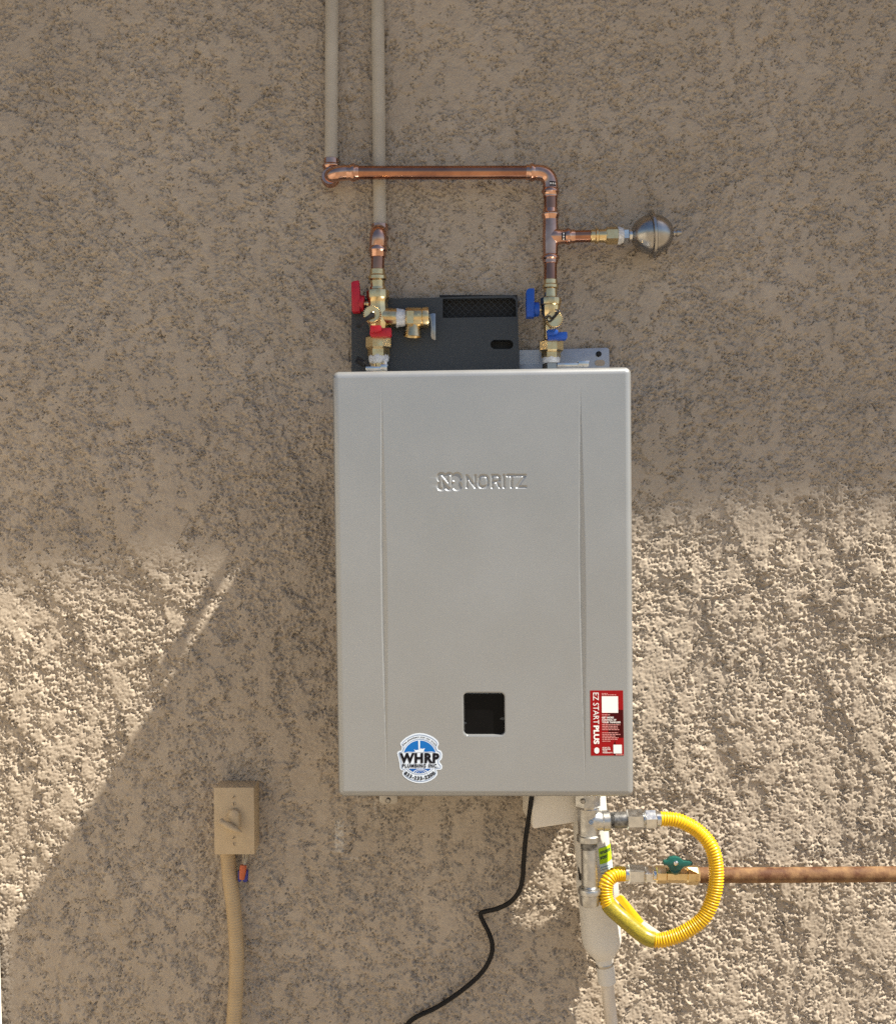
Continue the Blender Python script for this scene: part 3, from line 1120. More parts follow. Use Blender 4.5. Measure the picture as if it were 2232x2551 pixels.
mb = MB().tube([P(941.5, 636, PH), P(940.5, 680, PH)], rp, seg=24)
obj('copper_pipe', mb, M['copper'], hot)


def handle_plate(mb, pts, h0, h1):
    mb.prism([P(u, v, h1) for u, v in pts], (0, h1 - h0, 0))


def drain_cap(parent, c, r, n=26, tilt=Vector((0, -1, 0))):
    mb = MB()
    wob = lambda i, k: 1.0 if i in (0, 4, 5, 6) else (1.06 if (k // 2) % 2 else 0.955)
    mb.lathe(c - tilt * 0.012, c + tilt * 0.002, [(0, r * 0.9), (0.05, r * 0.98), (0.7, r * 0.98), (0.85, r * 0.94), (0.86, r * 0.92), (1.0, r * 0.86), (0.97, r * 0.25)], seg=n * 4, wob=wob)
    return obj('drain_cap', mb, M['brass'], parent, angle=25)


# ---- hot isolation valve
hv = thing('hot_isolation_valve', 'brass isolation valve with red handles left of the relief valve', 'valve', P(948, 925, PH))
q = lambda u, v, h=PH: P(u, v, h)
rv = lambda px, h=PH: S(px, h)
mb = MB()
mb.lathe(q(940.5, 671), q(941, 720), [(0, rv(17.5)), (0.03, rv(18.8)), (0.28, rv(18.8)), (0.36, rv(22.5)), (0.52, rv(22.5)), (0.6, rv(18)), (0.98, rv(17.5)), (1, rv(20))])
mb.lathe(q(941, 716), q(941.5, 724), [(0, rv(20)), (1, rv(21))], seg=28)
mb.lathe(q(941.5, 722), q(944, 832), [(0, rv(22)), (0.03, rv(28.5)), (0.09, rv(29.2)), (0.2, rv(28.5)), (0.23, rv(26)), (0.30, rv(24.5)), (0.45, rv(25.5)), (0.7, rv(27)), (0.9, rv(23)), (1, rv(20))], seg=12)
mb.lathe(q(946, 790), q(989, 792), [(0, rv(24)), (0.55, rv(23.5)), (0.8, rv(23.5)), (1, rv(23.5))], seg=24)
# lower valve body
mb.lathe(q(945, 826), q(946, 846), [(0, rv(20)), (1, rv(22))])
obj('valve_body', mb, M['brass'], hv, angle=28)
mb = MB()
mb.hexnut(q(943.5, 838), q(943.5, 871), rv(33.5), ch=0.14, seg=8)
mb.hexnut(q(943.5, 868), q(943.5, 890), rv(27), ch=0.1, seg=6)
obj('union_nut', mb, M['brass'], hv, angle=20)
mb = MB()
wob = lambda i, k: 1 + 0.05 * math.sin(k * 2.3 + i * 1.7) + 0.03 * math.sin(k * 5.1 + i)
mb.lathe(q(943, 884), q(945, 907), [(0, rv(22)), (0.1, rv(24)), (0.4, rv(25)), (0.7, rv(24)), (0.85, rv(21)), (1, rv(16))], seg=40, wob=wob)
mb.tube(catmull([q(958, 896, .065), q(961, 905, .066), q(957, 911, .064)], 4), rv(3.5), seg=8)
obj('seal_tape', mb, M['tape'], hv)
mb = MB()
mb.lathe(q(945, 904), q(946, 940), [(0, rv(17)), (0.4, rv(17)), (0.42, rv(21)), (1, rv(21))])
mb.lathe(q(938, 914), q(912, 918), [(0, rv(10)), (0.4, rv(12)), (0.6, rv(12)), (1, rv(9))])
obj('inlet_nipple', mb, M['brass'], hv)
mb = MB()
mb.tube(catmull([q(922, 912, .07), q(910, 908, .073), q(900, 902, .075), q(890, 897, .076)], 5), [rv(5)] * 6 + [rv(8)] * 9 + [rv(5)], seg=8)
mb.box(q(892, 897, .076), rv(9), 0.008, rv(16), Matrix.Rotation(0.5, 3, 'Y'))
obj('drain_plug_strap', mb, M['black'], hv)
mb = MB()
mb.lathe(q(920, 757), q(904, 756), [(0, rv(7)), (0.4, rv(7)), (0.5, rv(5)), (1, rv(5))], seg=14)
obj('stem', mb, M['brass'], hv)
mb = MB()
handle_plate(mb, [(875, 704), (880, 700), (894, 698), (896, 722), (897, 737), (897, 776), (877, 776)], PH - 0.012, PH + 0.012)
mb.lathe(q(896, 755), q(908, 756), [(0, rv(20)), (0.8, rv(20)), (1, rv(18))], seg=20)
obj('lever_handle', mb, M['red'], hv, bevel=0.0009)
# drain port towards the viewer with its cap, strap and small lever
capc = P(926, 780, 0.145)
bc = P(936, 780, PH)
mb = MB()
dirv = (capc - bc)
mb.lathe(bc, capc, [(0, rv(14)), (0.35, rv(13)), (0.4, rv(12)), (0.6, rv(12)), (0.65, rv(14)), (0.9, rv(14)), (1, rv(13))])
obj('drain_port', mb, M['brass'], hv)
cp = drain_cap(hv, P(927, 782, 0.155), S(22, 0.155))
mb = MB()
c = P(928, 781, 0.159)
mb.lathe(c + Vector((0, 0.002, 0)), c + Vector((0, -0.004, 0)), [(0, S(6, .14)), (0.6, S(6, .14)), (0.9, S(4, .14)), (1, S(2, .14))], seg=16)
obj('cap_stud', mb, M['brass'], cp)
mb = MB()
mb.prism([P(u, v, 0.163) for u, v in ((924, 779), (930, 777), (934, 782), (932, 790), (922, 793), (905, 806), (899, 816), (891, 817), (887, 812), (889, 806), (902, 795), (916, 786))], (0, 0.003, 0))
obj('cap_strap', mb, M['black'], cp, bevel=0.0006)
mb = MB()
handle_plate(mb, [(923, 818), (973, 816), (975, 819), (975, 835), (972, 838), (923, 838), (921, 830)], PH + 0.016, PH + 0.036)
handle_plate(mb, [(922, 810), (950, 810), (950, 824), (940, 826), (922, 828)], PH + 0.036, PH + 0.050)
obj('drain_lever', mb, M['red'], hv, bevel=0.0012)

# ---- relief valve
rl_ = thing('relief_valve', 'brass pressure relief valve with test lever beside the red valve', 'relief valve', P(1032, 838, PH))
mb = MB()
wob = lambda i, k: 1 + 0.035 * math.sin(k * 2.1 + i * 2.2) + 0.02 * math.sin(k * 5.7 + i)
mb.lathe(q(986, 792), q(1010, 792), [(0, rv(22.5)), (0.15, rv(24)), (0.35, rv(22)), (0.7, rv(21.5)), (1, rv(20))], seg=40, wob=wob)
obj('seal_tape', mb, M['tape'], rl_)
mb = MB()
mb.lathe(q(1004, 792), q(1068, 791), [(0, rv(19)), (0.1, rv(19)), (0.13, rv(25)), (0.18, rv(26)), (0.72, rv(25)), (0.74, rv(24)), (0.78, rv(26)), (0.97, rv(26)), (1, rv(25))])
mb.lathe(q(1030, 795), q(1028, 839), [(0, rv(17)), (0.2, rv(16)), (0.5, rv(18)), (0.8, rv(21.5)), (1, rv(23.5)), (1, rv(20)), (0.75, rv(18)), (0.7, rv(2))], cap=False)
mb.box(q(1022, 790, PH + rv(25)), rv(17), 0.003, rv(30))
mb.box(q(1043, 785, PH + rv(25)), rv(5), 0.002, rv(7))
obj('valve_body', mb, M['brass'], rl_, angle=28)
mb = MB()
mb.lathe(q(1066, 790), q(1078, 789), [(0, rv(5)), (0.6, rv(5)), (0.7, rv(7)), (1, rv(7))], seg=14)
mb.prism([P(u, v, PH + 0.006) for u, v in ((1067, 783), (1078, 780), (1085, 781), (1085.5, 846), (1083, 848), (1076, 844), (1073, 836), (1074, 815), (1071, 797))], (0, 0.006, 0))
obj('test_lever', mb, M['steel'], rl_, bevel=0.0006)

# ---- cold isolation valve
cv = thing('cold_isolation_valve', 'brass isolation valve with blue handles under the copper tee', 'valve', P(1372, 925, PH))
mb = MB()
mb.lathe(q(1371, 696), q(1370.5, 745), [(0, rv(15.5)), (0.03, rv(16.8)), (0.24, rv(16.8)), (0.3, rv(20)), (0.44, rv(20)), (0.5, rv(16)), (0.92, rv(17)), (1, rv(20))])
mb.lathe(q(1371.5, 741), q(1371, 815), [(0, rv(20)), (0.04, rv(26)), (0.1, rv(27)), (0.25, rv(26)), (0.29, rv(23.5)), (0.55, rv(23)), (0.85, rv(18)), (1, rv(16))], seg=12)
mb.lathe(q(1370, 805), q(1371, 856), [(0, rv(16)), (0.8, rv(16)), (1, rv(22))])
obj('valve_body', mb, M['brass'], cv, angle=28)
mb = MB()
mb.hexnut(q(1372.5, 849), q(1372.5, 878), rv(31.5), ch=0.14, seg=8)
mb.hexnut(q(1372.5, 876), q(1372.5, 893), rv(24), ch=0.1, seg=6)
obj('union_nut', mb, M['brass'], cv, angle=20)
mb = MB()
wob = lambda i, k: 1 + 0.03 * math.sin(k * 2.3 + i * 1.7) + 0.02 * math.sin(k * 5.1 + i)
mb.lathe(q(1372.5, 889), q(1373, 905), [(0, rv(20)), (0.2, rv(21.5)), (0.7, rv(21)), (1, rv(18))], seg=40, wob=wob)
obj('seal_tape', mb, M['tape'], cv)
mb = MB()
mb.lathe(q(1372.5, 902), q(1373, 945), [(0, rv(17)), (0.1, rv(17)), (0.12, rv(22)), (1, rv(22))], seg=6)
obj('inlet_nipple', mb, M['steel'], cv)
mb = MB()
mb.lathe(q(1354, 771), q(1341, 771), [(0, rv(6.5)), (0.4, rv(6.5)), (0.5, rv(4.5)), (1, rv(4.5))], seg=14)
obj('stem', mb, M['brass'], cv)
mb = MB()
handle_plate(mb, [(1311, 724), (1314, 720), (1320, 718), (1331, 718), (1331, 789), (1312, 789)], PH - 0.012, PH + 0.012)
mb.lathe(q(1330, 771), q(1343, 771), [(0, rv(18)), (0.8, rv(18)), (1, rv(16.5))], seg=20)
obj('lever_handle', mb, M['blue'], cv, bevel=0.0009)
capc = P(1381, 795, 0.118)
bc = P(1372, 797, PH)
mb = MB()
mb.lathe(bc, capc, [(0, rv(18)), (0.35, rv(17)), (0.4, rv(15)), (0.6, rv(15)), (0.65, rv(18)), (0.9, rv(18)), (1, rv(17))])
obj('drain_port', mb, M['brass'], cv)
cp = drain_cap(cv, P(1381, 795, 0.128), S(21.5, 0.128))
mb = MB()
mb.tube(catmull([P(u, v, h) for u, v, h in ((1384, 770, .131), (1386, 778, .134), (1380, 791, .135), (1371, 799, .135), (1364, 797, .135), (1363, 790, .135), (1369, 787, .135), (1374, 792, .135), (1378, 789, .136), (1391, 776, .135), (1393, 771, .131))], 5), S(2.0, .13), seg=8)
mb.prism([P(u, v, 0.134) for u, v in ((1386, 770), (1393, 773), (1392, 780), (1383, 791), (1376, 796), (1374, 794), (1382, 782))], (0, 0.002, 0))
obj('cap_strap', mb, M['black'], cp)
mb = MB()
handle_plate(mb, [(1364, 829), (1410, 826), (1413, 828), (1413, 842), (1409, 845), (1365, 846)], PH + 0.014, PH + 0.034)
handle_plate(mb, [(1362, 821), (1383, 819), (1391, 823), (1388, 833), (1364, 834)], PH + 0.034, PH + 0.048)
obj('drain_lever', mb, M['blue'], cv, bevel=0.0012)

# ---- expansion tank ball
tk = thing('hammer_arrestor', 'round steel shock arrestor ball on the side branch of the copper tee', 'arrestor', P(1624, 632, PH))
mb = MB()
mb.lathe(q(1470, 588), q(1520, 587.5), [(0, rv(14.5)), (0.04, rv(16)), (0.22, rv(16)), (0.27, rv(19)), (0.38, rv(19)), (0.42, rv(16)), (0.78, rv(17)), (0.8, rv(19)), (1, rv(19))])
mb.hexnut(q(1508, 587.5), q(1540, 587), rv(22), ch=0.1)
obj('brass_adapter', mb, M['brass'], tk, angle=25)
mb = MB()
mb.lathe(q(1538, 587), q(1552, 587), [(0, rv(21)), (0.3, rv(22)), (0.6, rv(20)), (1, rv(18))], seg=32, wob=lambda i, k: 1 + 0.04 * math.sin(k * 2.3 + i * 2))
obj('seal_tape', mb, M['tape'], tk)
mb = MB()
mb.hexnut(q(1550, 587), q(1566, 586.5), rv(20), ch=0.15)
mb.lathe(q(1564, 586.5), q(1580, 586), [(0, rv(14)), (1, rv(14))])
obj('end_nut', mb, M['chrome'], tk, angle=25)
mb = MB()
cc, ax = P(1624, 584, PH), Vector((1, 0, 0.055)).normalized()
pr = []
R_, L_ = rv(49), rv(53)
for k in range(25):
    a = math.pi * k / 24
    pr.append(((1 - math.cos(a)) / 2, max(R_ * math.sin(a) ** 0.92, 0.0005)))
mb.lathe(cc - ax * L_, cc + ax * L_, pr, seg=48)
mb.lathe(cc + ax * L_ * 0.9, cc + ax * rv(72), [(0, rv(9)), (0.3, rv(9)), (0.32, rv(6)), (0.5, rv(6)), (0.52, rv(9)), (0.75, rv(9)), (0.78, rv(6)), (1, rv(6))], seg=16)
obj('ball_shell', mb, M['steel'], tk)
mb = MB()
fa = Vector((1, 0.0, 0.08)).normalized()
c = cc - ax * rv(1)
mb.lathe(c - fa * rv(5), c + fa * rv(5), [(0, rv(50)), (0.05, rv(57)), (0.2, rv(59)), (0.8, rv(59)), (0.95, rv(57)), (1, rv(50))], seg=48)
obj('clamp_ring', mb, M['steel'], tk)

# ------------------------------------------------------------------ below the heater
# white box half hidden behind the pipework
wb = MB()
fr = [(1326, 1940), (1446, 1940), (1446, 2048), (1332, 2065), (1328, 2064), (1326, 2060)]
wb.prism([P(u, v, 0.115) for u, v in fr], (-0.012, 0.075, 0.008))
o = obj('junction_cover', wb, M['whitebox'], None, bevel=0.003, bseg=3)
tag(o, 'white plastic cover poking out under the heater behind the black cord', 'cover')

# condensate neutraliser
nt_ = thing('condensate_neutralizer', 'white condensate neutralizer tube hanging under the heater with a green label', 'neutralizer', P(1506, 2400, 0.05))
mb = MB()


def nh(v):
    """the tube hangs clear of the wall at the top and leans back to it lower down"""
    return float(np.interp(v, [1900, 2100, 2235, 2400, 2551, 2900], [0.090, 0.074, 0.048, 0.042, 0.030, 0.020]))


def tubepx(mb, pts, seg=36):
    """pts: (u, v, half width px)"""
    mb.tube([P(u, v, nh(v)) for u, v, w in pts], [S(w, nh(v)) for u, v, w in pts], seg=seg)


mb = MB()
tubepx(mb, [(1457, 1900, 43), (1465, 1985, 43.5), (1474, 2100, 44), (1484, 2190, 45)])
ch = obj('upper_tube', mb, M['pvc'], nt_)
mb = MB()
tubepx(mb, [(1485, 2176, 45), (1485.2, 2179, 50), (1486, 2187, 52), (1489, 2222, 52), (1489.6, 2230, 49.5), (1491, 2246, 49.5), (1497, 2330, 49.5), (1499, 2348, 48), (1500.5, 2360, 43), (1502, 2372, 35), (1503.5, 2382, 27), (1504, 2386, 23), (1505, 2398, 22)])
obj('lower_chamber', mb, M['pvc'], nt_)
mb = MB()
tubepx(mb, [(1505, 2397, 22), (1505.3, 2399, 23), (1505.7, 2402.5, 23), (1506, 2404, 22)])
obj('dark_ring', mb, M['steel'], nt_)
mb = MB()
tubepx(mb, [(1506, 2403, 22.3), (1509, 2425, 22.3), (1511.5, 2446, 22.2), (1511.6, 2446.5, 19)])
obj('coupling', mb, M['pvc'], nt_)
mb = MB()
tubepx(mb, [(1511, 2440, 16.2), (1516, 2490, 16.2), (1523, 2551, 15.6), (1534, 2640, 15.6), (1560, 2900, 15)], seg=24)
obj('drain_pipe', mb, M['pvcold'], nt_)


def on_tube(u, v, lift):
    """point on the front of the upper tube seen at u, v"""
    t = (v - 1985) / (2190 - 1985)
    cu = 1465 + 18 * t
    w = 43.5 + 1.5 * t
    x = max(-0.995, min(0.995, (u - cu) / w))
    r = S(w, nh(v)) + lift
    c = P(cu, v, nh(v))
    return Vector((c.x + r * x, c.y - r * math.sqrt(1 - x * x), c.z))


def patch(mb, u0, u1, v0, v1, lift, n=10, slant=0.0):
    vs = []
    for i in range(n + 1):
        u = u0 + (u1 - u0) * i / n
        for v in (v0, v1):
            vs.append(on_tube(u + (v - v0) * 0.1, v + slant * (u - u0), lift))
    mb.add(vs, [[2 * i, 2 * i + 2, 2 * i + 3, 2 * i + 1] for i in range(n)])


mb = MB()
patch(mb, 1431.5, 1446, 2098, 2186, 0.0005)
lb = obj('black_label_strip', mb, M['black'], ch)
mb = MB()
patch(mb, 1484, 1517, 2101, 2140, 0.0005, slant=-0.14)
obj('lime_label', mb, M['lime'], ch)
mb = MB()
patch(mb, 1487, 1521, 2140, 2170, 0.0005, slant=-0.14)
obj('pale_label', mb, M['pale'], ch)
mb = MB()
put_text(mb, 'ensate', lambda a, b: on_tube(1488 + 27 * a, 2115.5 - 9 * b - 4 * a, 0.0009), 0.015)
obj('lettering', mb, M['navy'], ch)
mb = MB()
put_text(mb, 'ater', lambda a, b: on_tube(1488 + 19 * a, 2128.5 - 9 * b - 3 * a, 0.0009), 0.015)
obj('lettering', mb, M['navy'], ch)
mb = MB()
for v in (2147, 2153, 2162):
    patch(mb, 1490, 1515, v, v + 1.6, 0.0009, slant=-0.14)
obj('fine_print', mb, M['st_line'], ch, kind='stuff')

# gas tee and drip leg
GH = 0.127
gt = thing('gas_tee', 'galvanised gas tee with nipple and capped drip leg under the heater', 'gas fitting', P(1469, 2255, GH))
gq = lambda u, v, h=GH: P(u, v, h)
gs = lambda px: S(px, GH)
mb = MB()
mb.lathe(gq(1462, 1970), gq(1463, 2014), [(0, gs(33)), (0.8, gs(33)), (0.9, gs(30)), (1, gs(27))], seg=8)
oo = obj('top_collar', mb, M['galv'], gt, angle=25)
mb = MB()
c = P(1452, 1996, GH + gs(31))
mb.lathe(c + Vector((0, 0.004, 0)), c + Vector((0, -0.003, 0)), [(0, gs(6.5)), (0.7, gs(6.5)), (1, gs(4))], seg=14)
obj('screw', mb, M['steel'], oo)
mb = MB()
mb.lathe(gq(1464, 2008), gq(1466, 2097), [(0, gs(26)), (0.05, gs(28)), (0.12, gs(26.5)), (0.75, gs(25.5)), (0.79, gs(26)), (0.82, gs(29.5)), (0.97, gs(29.5)), (1, gs(26))], seg=30)
mb.lathe(gq(1468, 2046), gq(1519, 2044), [(0, gs(26)), (0.35, gs(24)), (0.62, gs(23.5)), (0.66, gs(25.5)), (0.96, gs(25.5)), (1, gs(23))], seg=30)
mb.lathe(gq(1464, 2040), gq(1494, 2044), [(0, gs(27)), (1, gs(24))], seg=30)
mb.lathe(P(1472, 2049, GH + 0.010), P(1472, 2049, GH + 0.0192), [(0, gs(8)), (0.9, gs(7)), (1, gs(5.5))], seg=18)
obj('tee_body', mb, M['galv'], gt)
mb = MB()
mb.lathe(gq(1515, 2043.5), gq(1562, 2042), [(0, gs(19)), (0.05, gs(20))] + [(0.08 + 0.02 * k, gs(20 if k % 2 else 19)) for k in range(9)] + [(0.28, gs(20.5)), (1, gs(20.5))], seg=26)
obj('side_nipple', mb, M['iron'], gt)
mb = MB()
mb.lathe(gq(1466, 2094), gq(1467, 2114), [(0, gs(21)), (1, gs(20.5))], seg=26)
obj('thread_compound', mb, M['iron'], gt)
mb = MB()
mb.lathe(gq(1467, 2112), gq(1468.5, 2222), [(0, gs(20))] + [(0.02 + 0.0, gs(20.3)), (0.82, gs(20.3))] + [(0.84 + 0.018 * k, gs(19.2 if k % 2 else 20.3)) for k in range(8)] + [(1, gs(19.5))], seg=26)
obj('drip_nipple', mb, M['galv'], gt)
mb = MB()
mb.lathe(gq(1468, 2211), gq(1468.5, 2256), [(0, gs(22)), (0.03, gs(28)), (0.12, gs(29.5)), (0.3, gs(29)), (0.36, gs(25)), (0.8, gs(24.5)), (0.95, gs(23)), (1, gs(19))], seg=26, wob=lambda i, k: 1 + 0.012 * math.sin(k * 1.7 + i))
obj('end_cap', mb, M['galv'], gt)

# yellow connector hose
hs = thing('gas_connector_hose', 'yellow coated corrugated gas connector looping from tee to green handled valve', 'gas hose', P(1640, 2362, 0.1))
mb = MB()
mb.hexnut(gq(1560, 2042), gq(1601, 2041), gs(26), ch=0.06)
mb.lathe(gq(1600, 2041), gq(1606, 2041), [(0, gs(17)), (1, gs(17))])
mb.hexnut(gq(1604, 2041), gq(1634, 2040), gs(25), ch=0.1, up=(0, 1, 0.3))
mb.lathe(gq(1633, 2040), gq(1644, 2040), [(0, gs(19)), (1, gs(19))])
obj('flare_nut', mb, M['chrome'], hs, angle=20)
VH = 0.108
mb = MB()
mb.lathe(P(1556, 2177, VH), P(1564, 2177.5, VH), [(0, S(21, VH)), (1, S(21, VH))])
mb.hexnut(P(1562, 2177.5, VH), P(1604, 2178, VH), S(24.5, VH), ch=0.1)
mb.hexnut(P(1603, 2178, VH), P(1626, 2178.5, VH), S(21.5, VH), ch=0.15, up=(0, 1, .2))
mb.lathe(P(1624, 2178.5, VH), P(1636, 2179, VH), [(0, S(17, VH)), (1, S(17, VH))])
obj('flare_nut', mb, M['chrome'], hs, angle=20)
hp = [(1640, 2040, .127), (1668, 2041, .128), (1697, 2047, .131), (1739, 2071, .135), (1770, 2108, .142), (1783, 2158, .146), (1779, 2223, .150), (1752, 2286, .152), (1705, 2322, .150),
      (1662, 2339, .147), (1632, 2342, .144), (1603, 2331, .141), (1555, 2292, .136), (1516, 2255, .128), (1507, 2222, .125), (1513, 2195, .122), (1531, 2179, .116), (1562, 2177, VH)]
path = catmull([P(*p) for p in hp], 16)
path, Lh = resample(path, 0.00105)
nh = len(path)
pitch = 0.0046
rad = []
for i in range(nh):
    s_ = Lh * i / (nh - 1)
    ph = 0.5 + 0.5 * math.cos(2 * math.pi * s_ / pitch)
    d_ = 1.86
    rad.append((15.4 + 3.8 * ph ** 0.7) * d_ / FPX)
mb = MB().tube(path, rad, seg=22)
obj('corrugated_hose', mb, M['yellow'], hs, angle=None)
# printed film sleeve round the low left run of the hose
i0 = min(range(nh), key=lambda i: (path[i] - P(1512, 2247, .124)).length)
i1 = min(range(nh), key=lambda i: (path[i] - P(1628, 2341, .143)).length)
lo, hi = min(i0, i1), max(i0, i1)
seg_ = [path[i] for i in range(lo, hi + 1, 5)]
mb = MB().tube(seg_, [19.9 * 1.86 / FPX * (1 + 0.012 * math.sin(i * 1.3)) for i in range(len(seg_))], seg=26, cap=False)
obj('printed_sleeve', mb, M['tagprint'], hs)
mb = MB()
mb.prism([P(u, v, h) for u, v, h in ((1532, 2238, .125), (1544, 2230, .125), (1551, 2233, .126), (1602, 2296, .135), (1592, 2305, .135))], (0.001, 0.0008, 0.0008))
obj('yellow_flag', mb, M['tag'], hs)
mb = MB()
mb.prism([P(u, v, h) for u, v, h in ((1592, 2305, .135), (1602, 2296, .135), (1646, 2326, .142), (1628, 2329, .142))], (0.001, 0.0008, 0.0008))
obj('clear_flag', mb, M['tagclear'], hs)

# gas valve and rusty supply pipe
gv = thing('gas_shutoff_valve', 'brass gas shutoff valve with a green knob on the rusty pipe', 'gas valve', P(1680, 2200, VH))
vs_ = lambda px: S(px, VH)
vq = lambda u, v, h=VH: P(u, v, h)
mb = MB()
mb.lathe(vq(1632, 2178), vq(1740, 2180), [(0, vs_(19)), (0.02, vs_(22)), (0.22, vs_(22)), (0.25, vs_(20)), (0.66, vs_(20)), (0.7, vs_(20.5)), (0.72, vs_(24)), (0.95, vs_(23.5)), (1, vs_(20))], seg=8)
mb.lathe(vq(1681, 2180), vq(1681, 2150), [(0, vs_(18)), (0.6, vs_(16)), (1, vs_(12))], seg=20)
obj('valve_body', mb, M['brass'], gv, angle=25)
mb = MB()
kp = [(1652, 2155), (1653, 2147), (1662, 2145), (1668, 2138), (1682, 2135), (1694, 2138), (1702, 2146), (1722, 2146), (1726, 2150), (1725, 2156), (1704, 2160), (1696, 2168), (1682, 2171), (1668, 2166), (1662, 2156)]
mb.prism([P(u, v, VH + 0.034) for u, v in kp], (0, 0.012, 0))
mb.lathe(vq(1681, 2160, VH + .024), vq(1681, 2166, VH + .005), [(0, vs_(15)), (1, vs_(14))], seg=18)
kn = obj('knob', mb, M['green'], gv, bevel=0.0015)
mb = MB()
c = P(1683, 2150, VH + 0.034)
mb.lathe(c + Vector((0, .002, 0)), c + Vector((0, -.003, 0)), [(0, vs_(6)), (0.7, vs_(6)), (1, vs_(3))], seg=8)
obj('screw', mb, M['chrome'], kn)
mb = MB()
mb.tube([vq(1732, 2180), vq(1900, 2180), vq(2060, 2179), vq(2330, 2177)], vs_(19), seg=26)
o = obj('gas_supply_pipe', mb, M['rust'])
tag(o, 'rusty brown gas pipe running right along the wall', 'gas pipe')

# black power cord
cp_ = [(1327, 1960, .12), (1322, 2000, .115), (1317, 2040, .10), (1309, 2090, .085), (1304, 2150, .07), (1302, 2185, .06), (1293, 2220, .05), (1271, 2247, .04), (1240, 2263, .03), (1212, 2270, .022), (1197, 2276, .018),
       (1203, 2295, .016), (1218, 2325, .015), (1226, 2352, .014), (1222, 2385, .014), (1198, 2425, .013), (1150, 2468, .013), (1090, 2508, .013), (1040, 2532, .013), (1017, 2550, .013), (1000, 2585, .013), (975, 2700, .014)]
mb = MB().tube(catmull([P(*p) for p in cp_], 7), S(6.0, .05), seg=12)
o = obj('power_cord', mb, M['cord'])
tag(o, 'thin black power cord dangling in an S from the heater', 'cord')

# ------------------------------------------------------------------ disconnect switch and its conduit
sw = thing('disconnect_switch', 'tan painted outdoor switch box with toggle lever low on the wall', 'switch box', P(583, 2127, 0.02))
BH = 0.056
mb = MB()
f4 = [P(534, 1963, BH), P(632.5, 1963, BH), P(634, 2127, BH), P(536, 2128, BH)]
mb.prism(f4, (0, BH - 0.001, 0))
bx_ = obj('box', mb, M['tanbox'], sw, bevel=0.0012)
mb = MB()
mb.prism([P(u, v, BH + 0.003) for u, v in ((533, 1962), (633, 1962), (634.5, 2128), (535, 2129))], (0, 0.0032, 0))
cvp = obj('cover_plate', mb, M['tanbox'], sw, bevel=0.0007)
for (u, v) in ((583, 1985), (583, 2002), (583, 2087), (584, 2103)):
    mb = MB()
    c = P(u, v, BH + 0.003)
    mb.lathe(c + Vector((0, .001, 0)), c + Vector((0, -.0012, 0)), [(0, S(5, BH)), (0.7, S(5, BH)), (1, S(3.5, BH))], seg=14)
    scr = obj('screw', mb, M['tanbox'], cvp)
    mb = MB()
    mb.box(c + Vector((0, -.0013, 0)), S(1.6, BH), 0.0004, S(7, BH), Matrix.Rotation(0.7 if v not in (2002, 2103) else -0.3, 3, 'Y'))
    obj('screw_slot', mb, M['dark'], cvp)
mb = MB()
# pill shaped toggle boss
pl_ = []
for k in range(28):
    a = 2 * math.pi * k / 28
    pl_.append((583.5 + 16 * math.cos(a), 2044 + (-14 if math.sin(a) < 0 else 14) + 16 * math.sin(a)))
lv = [(1.0, 0.003), (0.97, 0.010), (0.85, 0.015), (0.6, 0.018), (0.25, 0.0195)]
vs, fs = [], []
for s_, hh in lv:
    vs += [P(583.5 + (u - 583.5) * s_, 2044 + (v - 2044) * s_, BH + hh) for u, v in pl_]
for i in range(len(lv) - 1):
    for k in range(28):
        fs.append([i * 28 + k, i * 28 + (k + 1) % 28, (i + 1) * 28 + (k + 1) % 28, (i + 1) * 28 + k])
fs.append([(len(lv) - 1) * 28 + k for k in range(28)])
mb.add(vs, fs)
obj('toggle_boss', mb, M['tanbox'], sw)
mb = MB()
lp = catmull([P(548, 2046, BH + .022), P(556, 2050, BH + .024), P(570, 2058, BH + .026), P(586, 2066, BH + .025), P(603, 2074, BH + .021)], 5)
mb.tube(lp, [S(w, BH) for w in np.interp(np.linspace(0, 1, len(lp)), [0, .12, .25, .45, .8, 1], [7, 10, 7, 9, 7, 2.5])], seg=16)
obj('toggle_lever', mb, M['tanbox'], sw)

fp = [(567, 2120, .024), (569, 2140, .024), (574, 2195, .025), (581, 2250, .026), (587, 2315, .027), (590, 2377, .028), (589, 2440, .03), (586, 2504, .032), (582, 2560, .034), (572, 2680, .036), (560, 2850, .036)]
path, Lf = resample(catmull([P(*p) for p in fp], 12), 0.0011)
rad = [S(18.2, .027) * (1 + 0.034 * math.cos(2 * math.pi * (Lf * i / (len(path) - 1)) / 0.0048)) for i in range(len(path))]
mb = MB().tube(path, rad, seg=24)
o = obj('flexible_conduit', mb, M['tanflex'], angle=None)
tag(o, 'tan painted flexible conduit dropping from the switch box', 'conduit')

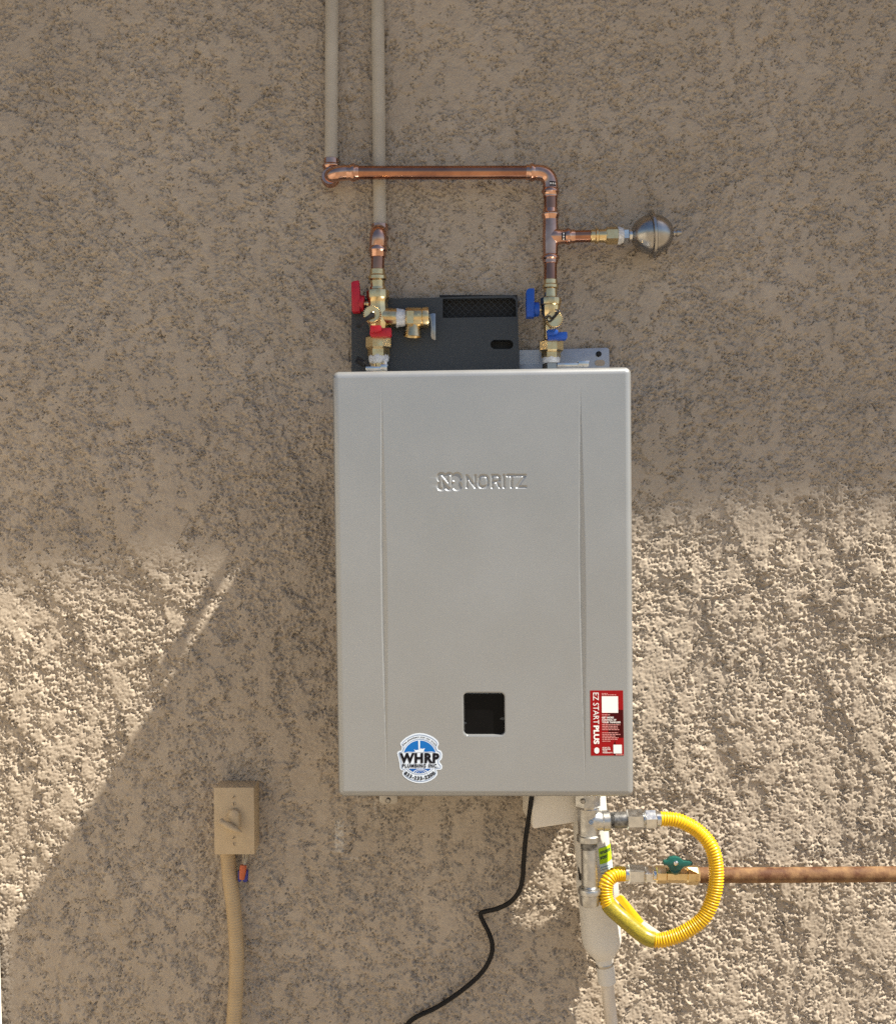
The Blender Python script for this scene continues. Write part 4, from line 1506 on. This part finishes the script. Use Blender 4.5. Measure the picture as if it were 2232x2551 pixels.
# wire connectors hanging beside the conduit
wn_ = thing('wire_connector', 'orange twist-on wire connector hanging beneath the switch box', 'wire nut', P(603, 2190, .045))
mb = MB()
wob = lambda i, k: 1 + (0.07 if (k // 2) % 2 and 1 <= i <= 3 else 0)
mb.lathe(P(607, 2155, .045), P(603, 2191, .047), [(0, S(7.5, .045)), (0.1, S(8, .045)), (0.5, S(8, .045)), (0.97, S(6, .045)), (1, S(5, .045))], seg=28, wob=wob)
obj('shell', mb, M['orange'], wn_, angle=25)
mb = MB()
mb.tube(catmull([P(614, 2110, .035), P(614, 2130, .038), P(611, 2145, .042), P(608, 2160, .045)], 5), S(1.8, .04), seg=8)
mb.tube(catmull([P(619, 2110, .03), P(618, 2132, .035), P(613, 2148, .04), P(609, 2160, .045)], 5), S(1.8, .04), seg=8)
obj('lead_wire', mb, M['wire'], wn_)
wn2 = thing('wire_connector', 'dark blue winged wire connector behind the orange one', 'wire nut', P(606, 2198, .028))
mb = MB()
mb.lathe(P(606, 2162, .026), P(605, 2190, .028), [(0, S(9, .027)), (0.6, S(9, .027)), (1, S(6, .027))], seg=18)
mb.prism([P(u, v, .030) for u, v in ((593, 2170), (619, 2168), (617, 2196), (608, 2199), (604, 2192), (598, 2198), (593, 2196))], (0, 0.005, 0))
obj('shell', mb, M['bluenut'], wn2, bevel=0.0008)
mb = MB()
mb.tube(catmull([P(606, 2115, .024), P(607, 2140, .025), P(606, 2166, .026)], 5), S(1.8, .03), seg=8)
obj('lead_wire', mb, M['wire'], wn2)

# unseen fence added left of the view to bounce sunlight onto the wall
fx = -1.16
fence = thing('bounce_fence', 'unseen cream board fence added left of the view to bounce sunlight', 'fence', (fx, -1.2, 0))
fm = mat('cream_paint', (0.52, 0.475, 0.40), 0.6, var=0.05, vscale=8)
for k in range(15):
    y = -0.10 - 0.15 * k
    mb = MB().box((fx, y, 0.96), 0.02, 0.145, 1.80)
    obj('board', mb, fm, fence, bevel=0.002)
for z in (0.35, 1.55):
    mb = MB().box((fx - 0.03, -1.15, z), 0.036, 2.26, 0.09)
    obj('rail', mb, fm, fence, bevel=0.002)
for y in (-0.055, -2.28):
    mb = MB().box((fx - 0.06, y, 0.95), 0.09, 0.09, 1.95)
    obj('post', mb, fm, fence, bevel=0.003)

# white board at the left rim of the view
mb = MB()
mb.prism([P(u, v, .012) for u, v in ((-3, 2200), (0, 2310), (7, 2551), (9, 2640), (16, 2870), (-120, 2870), (-120, 2200))], (0, -0.006, 0))
o = obj('white_board', mb, M['whitepaint'], bevel=0.002)
tag(o, 'sliver of a white painted board at the lower left edge', 'board')
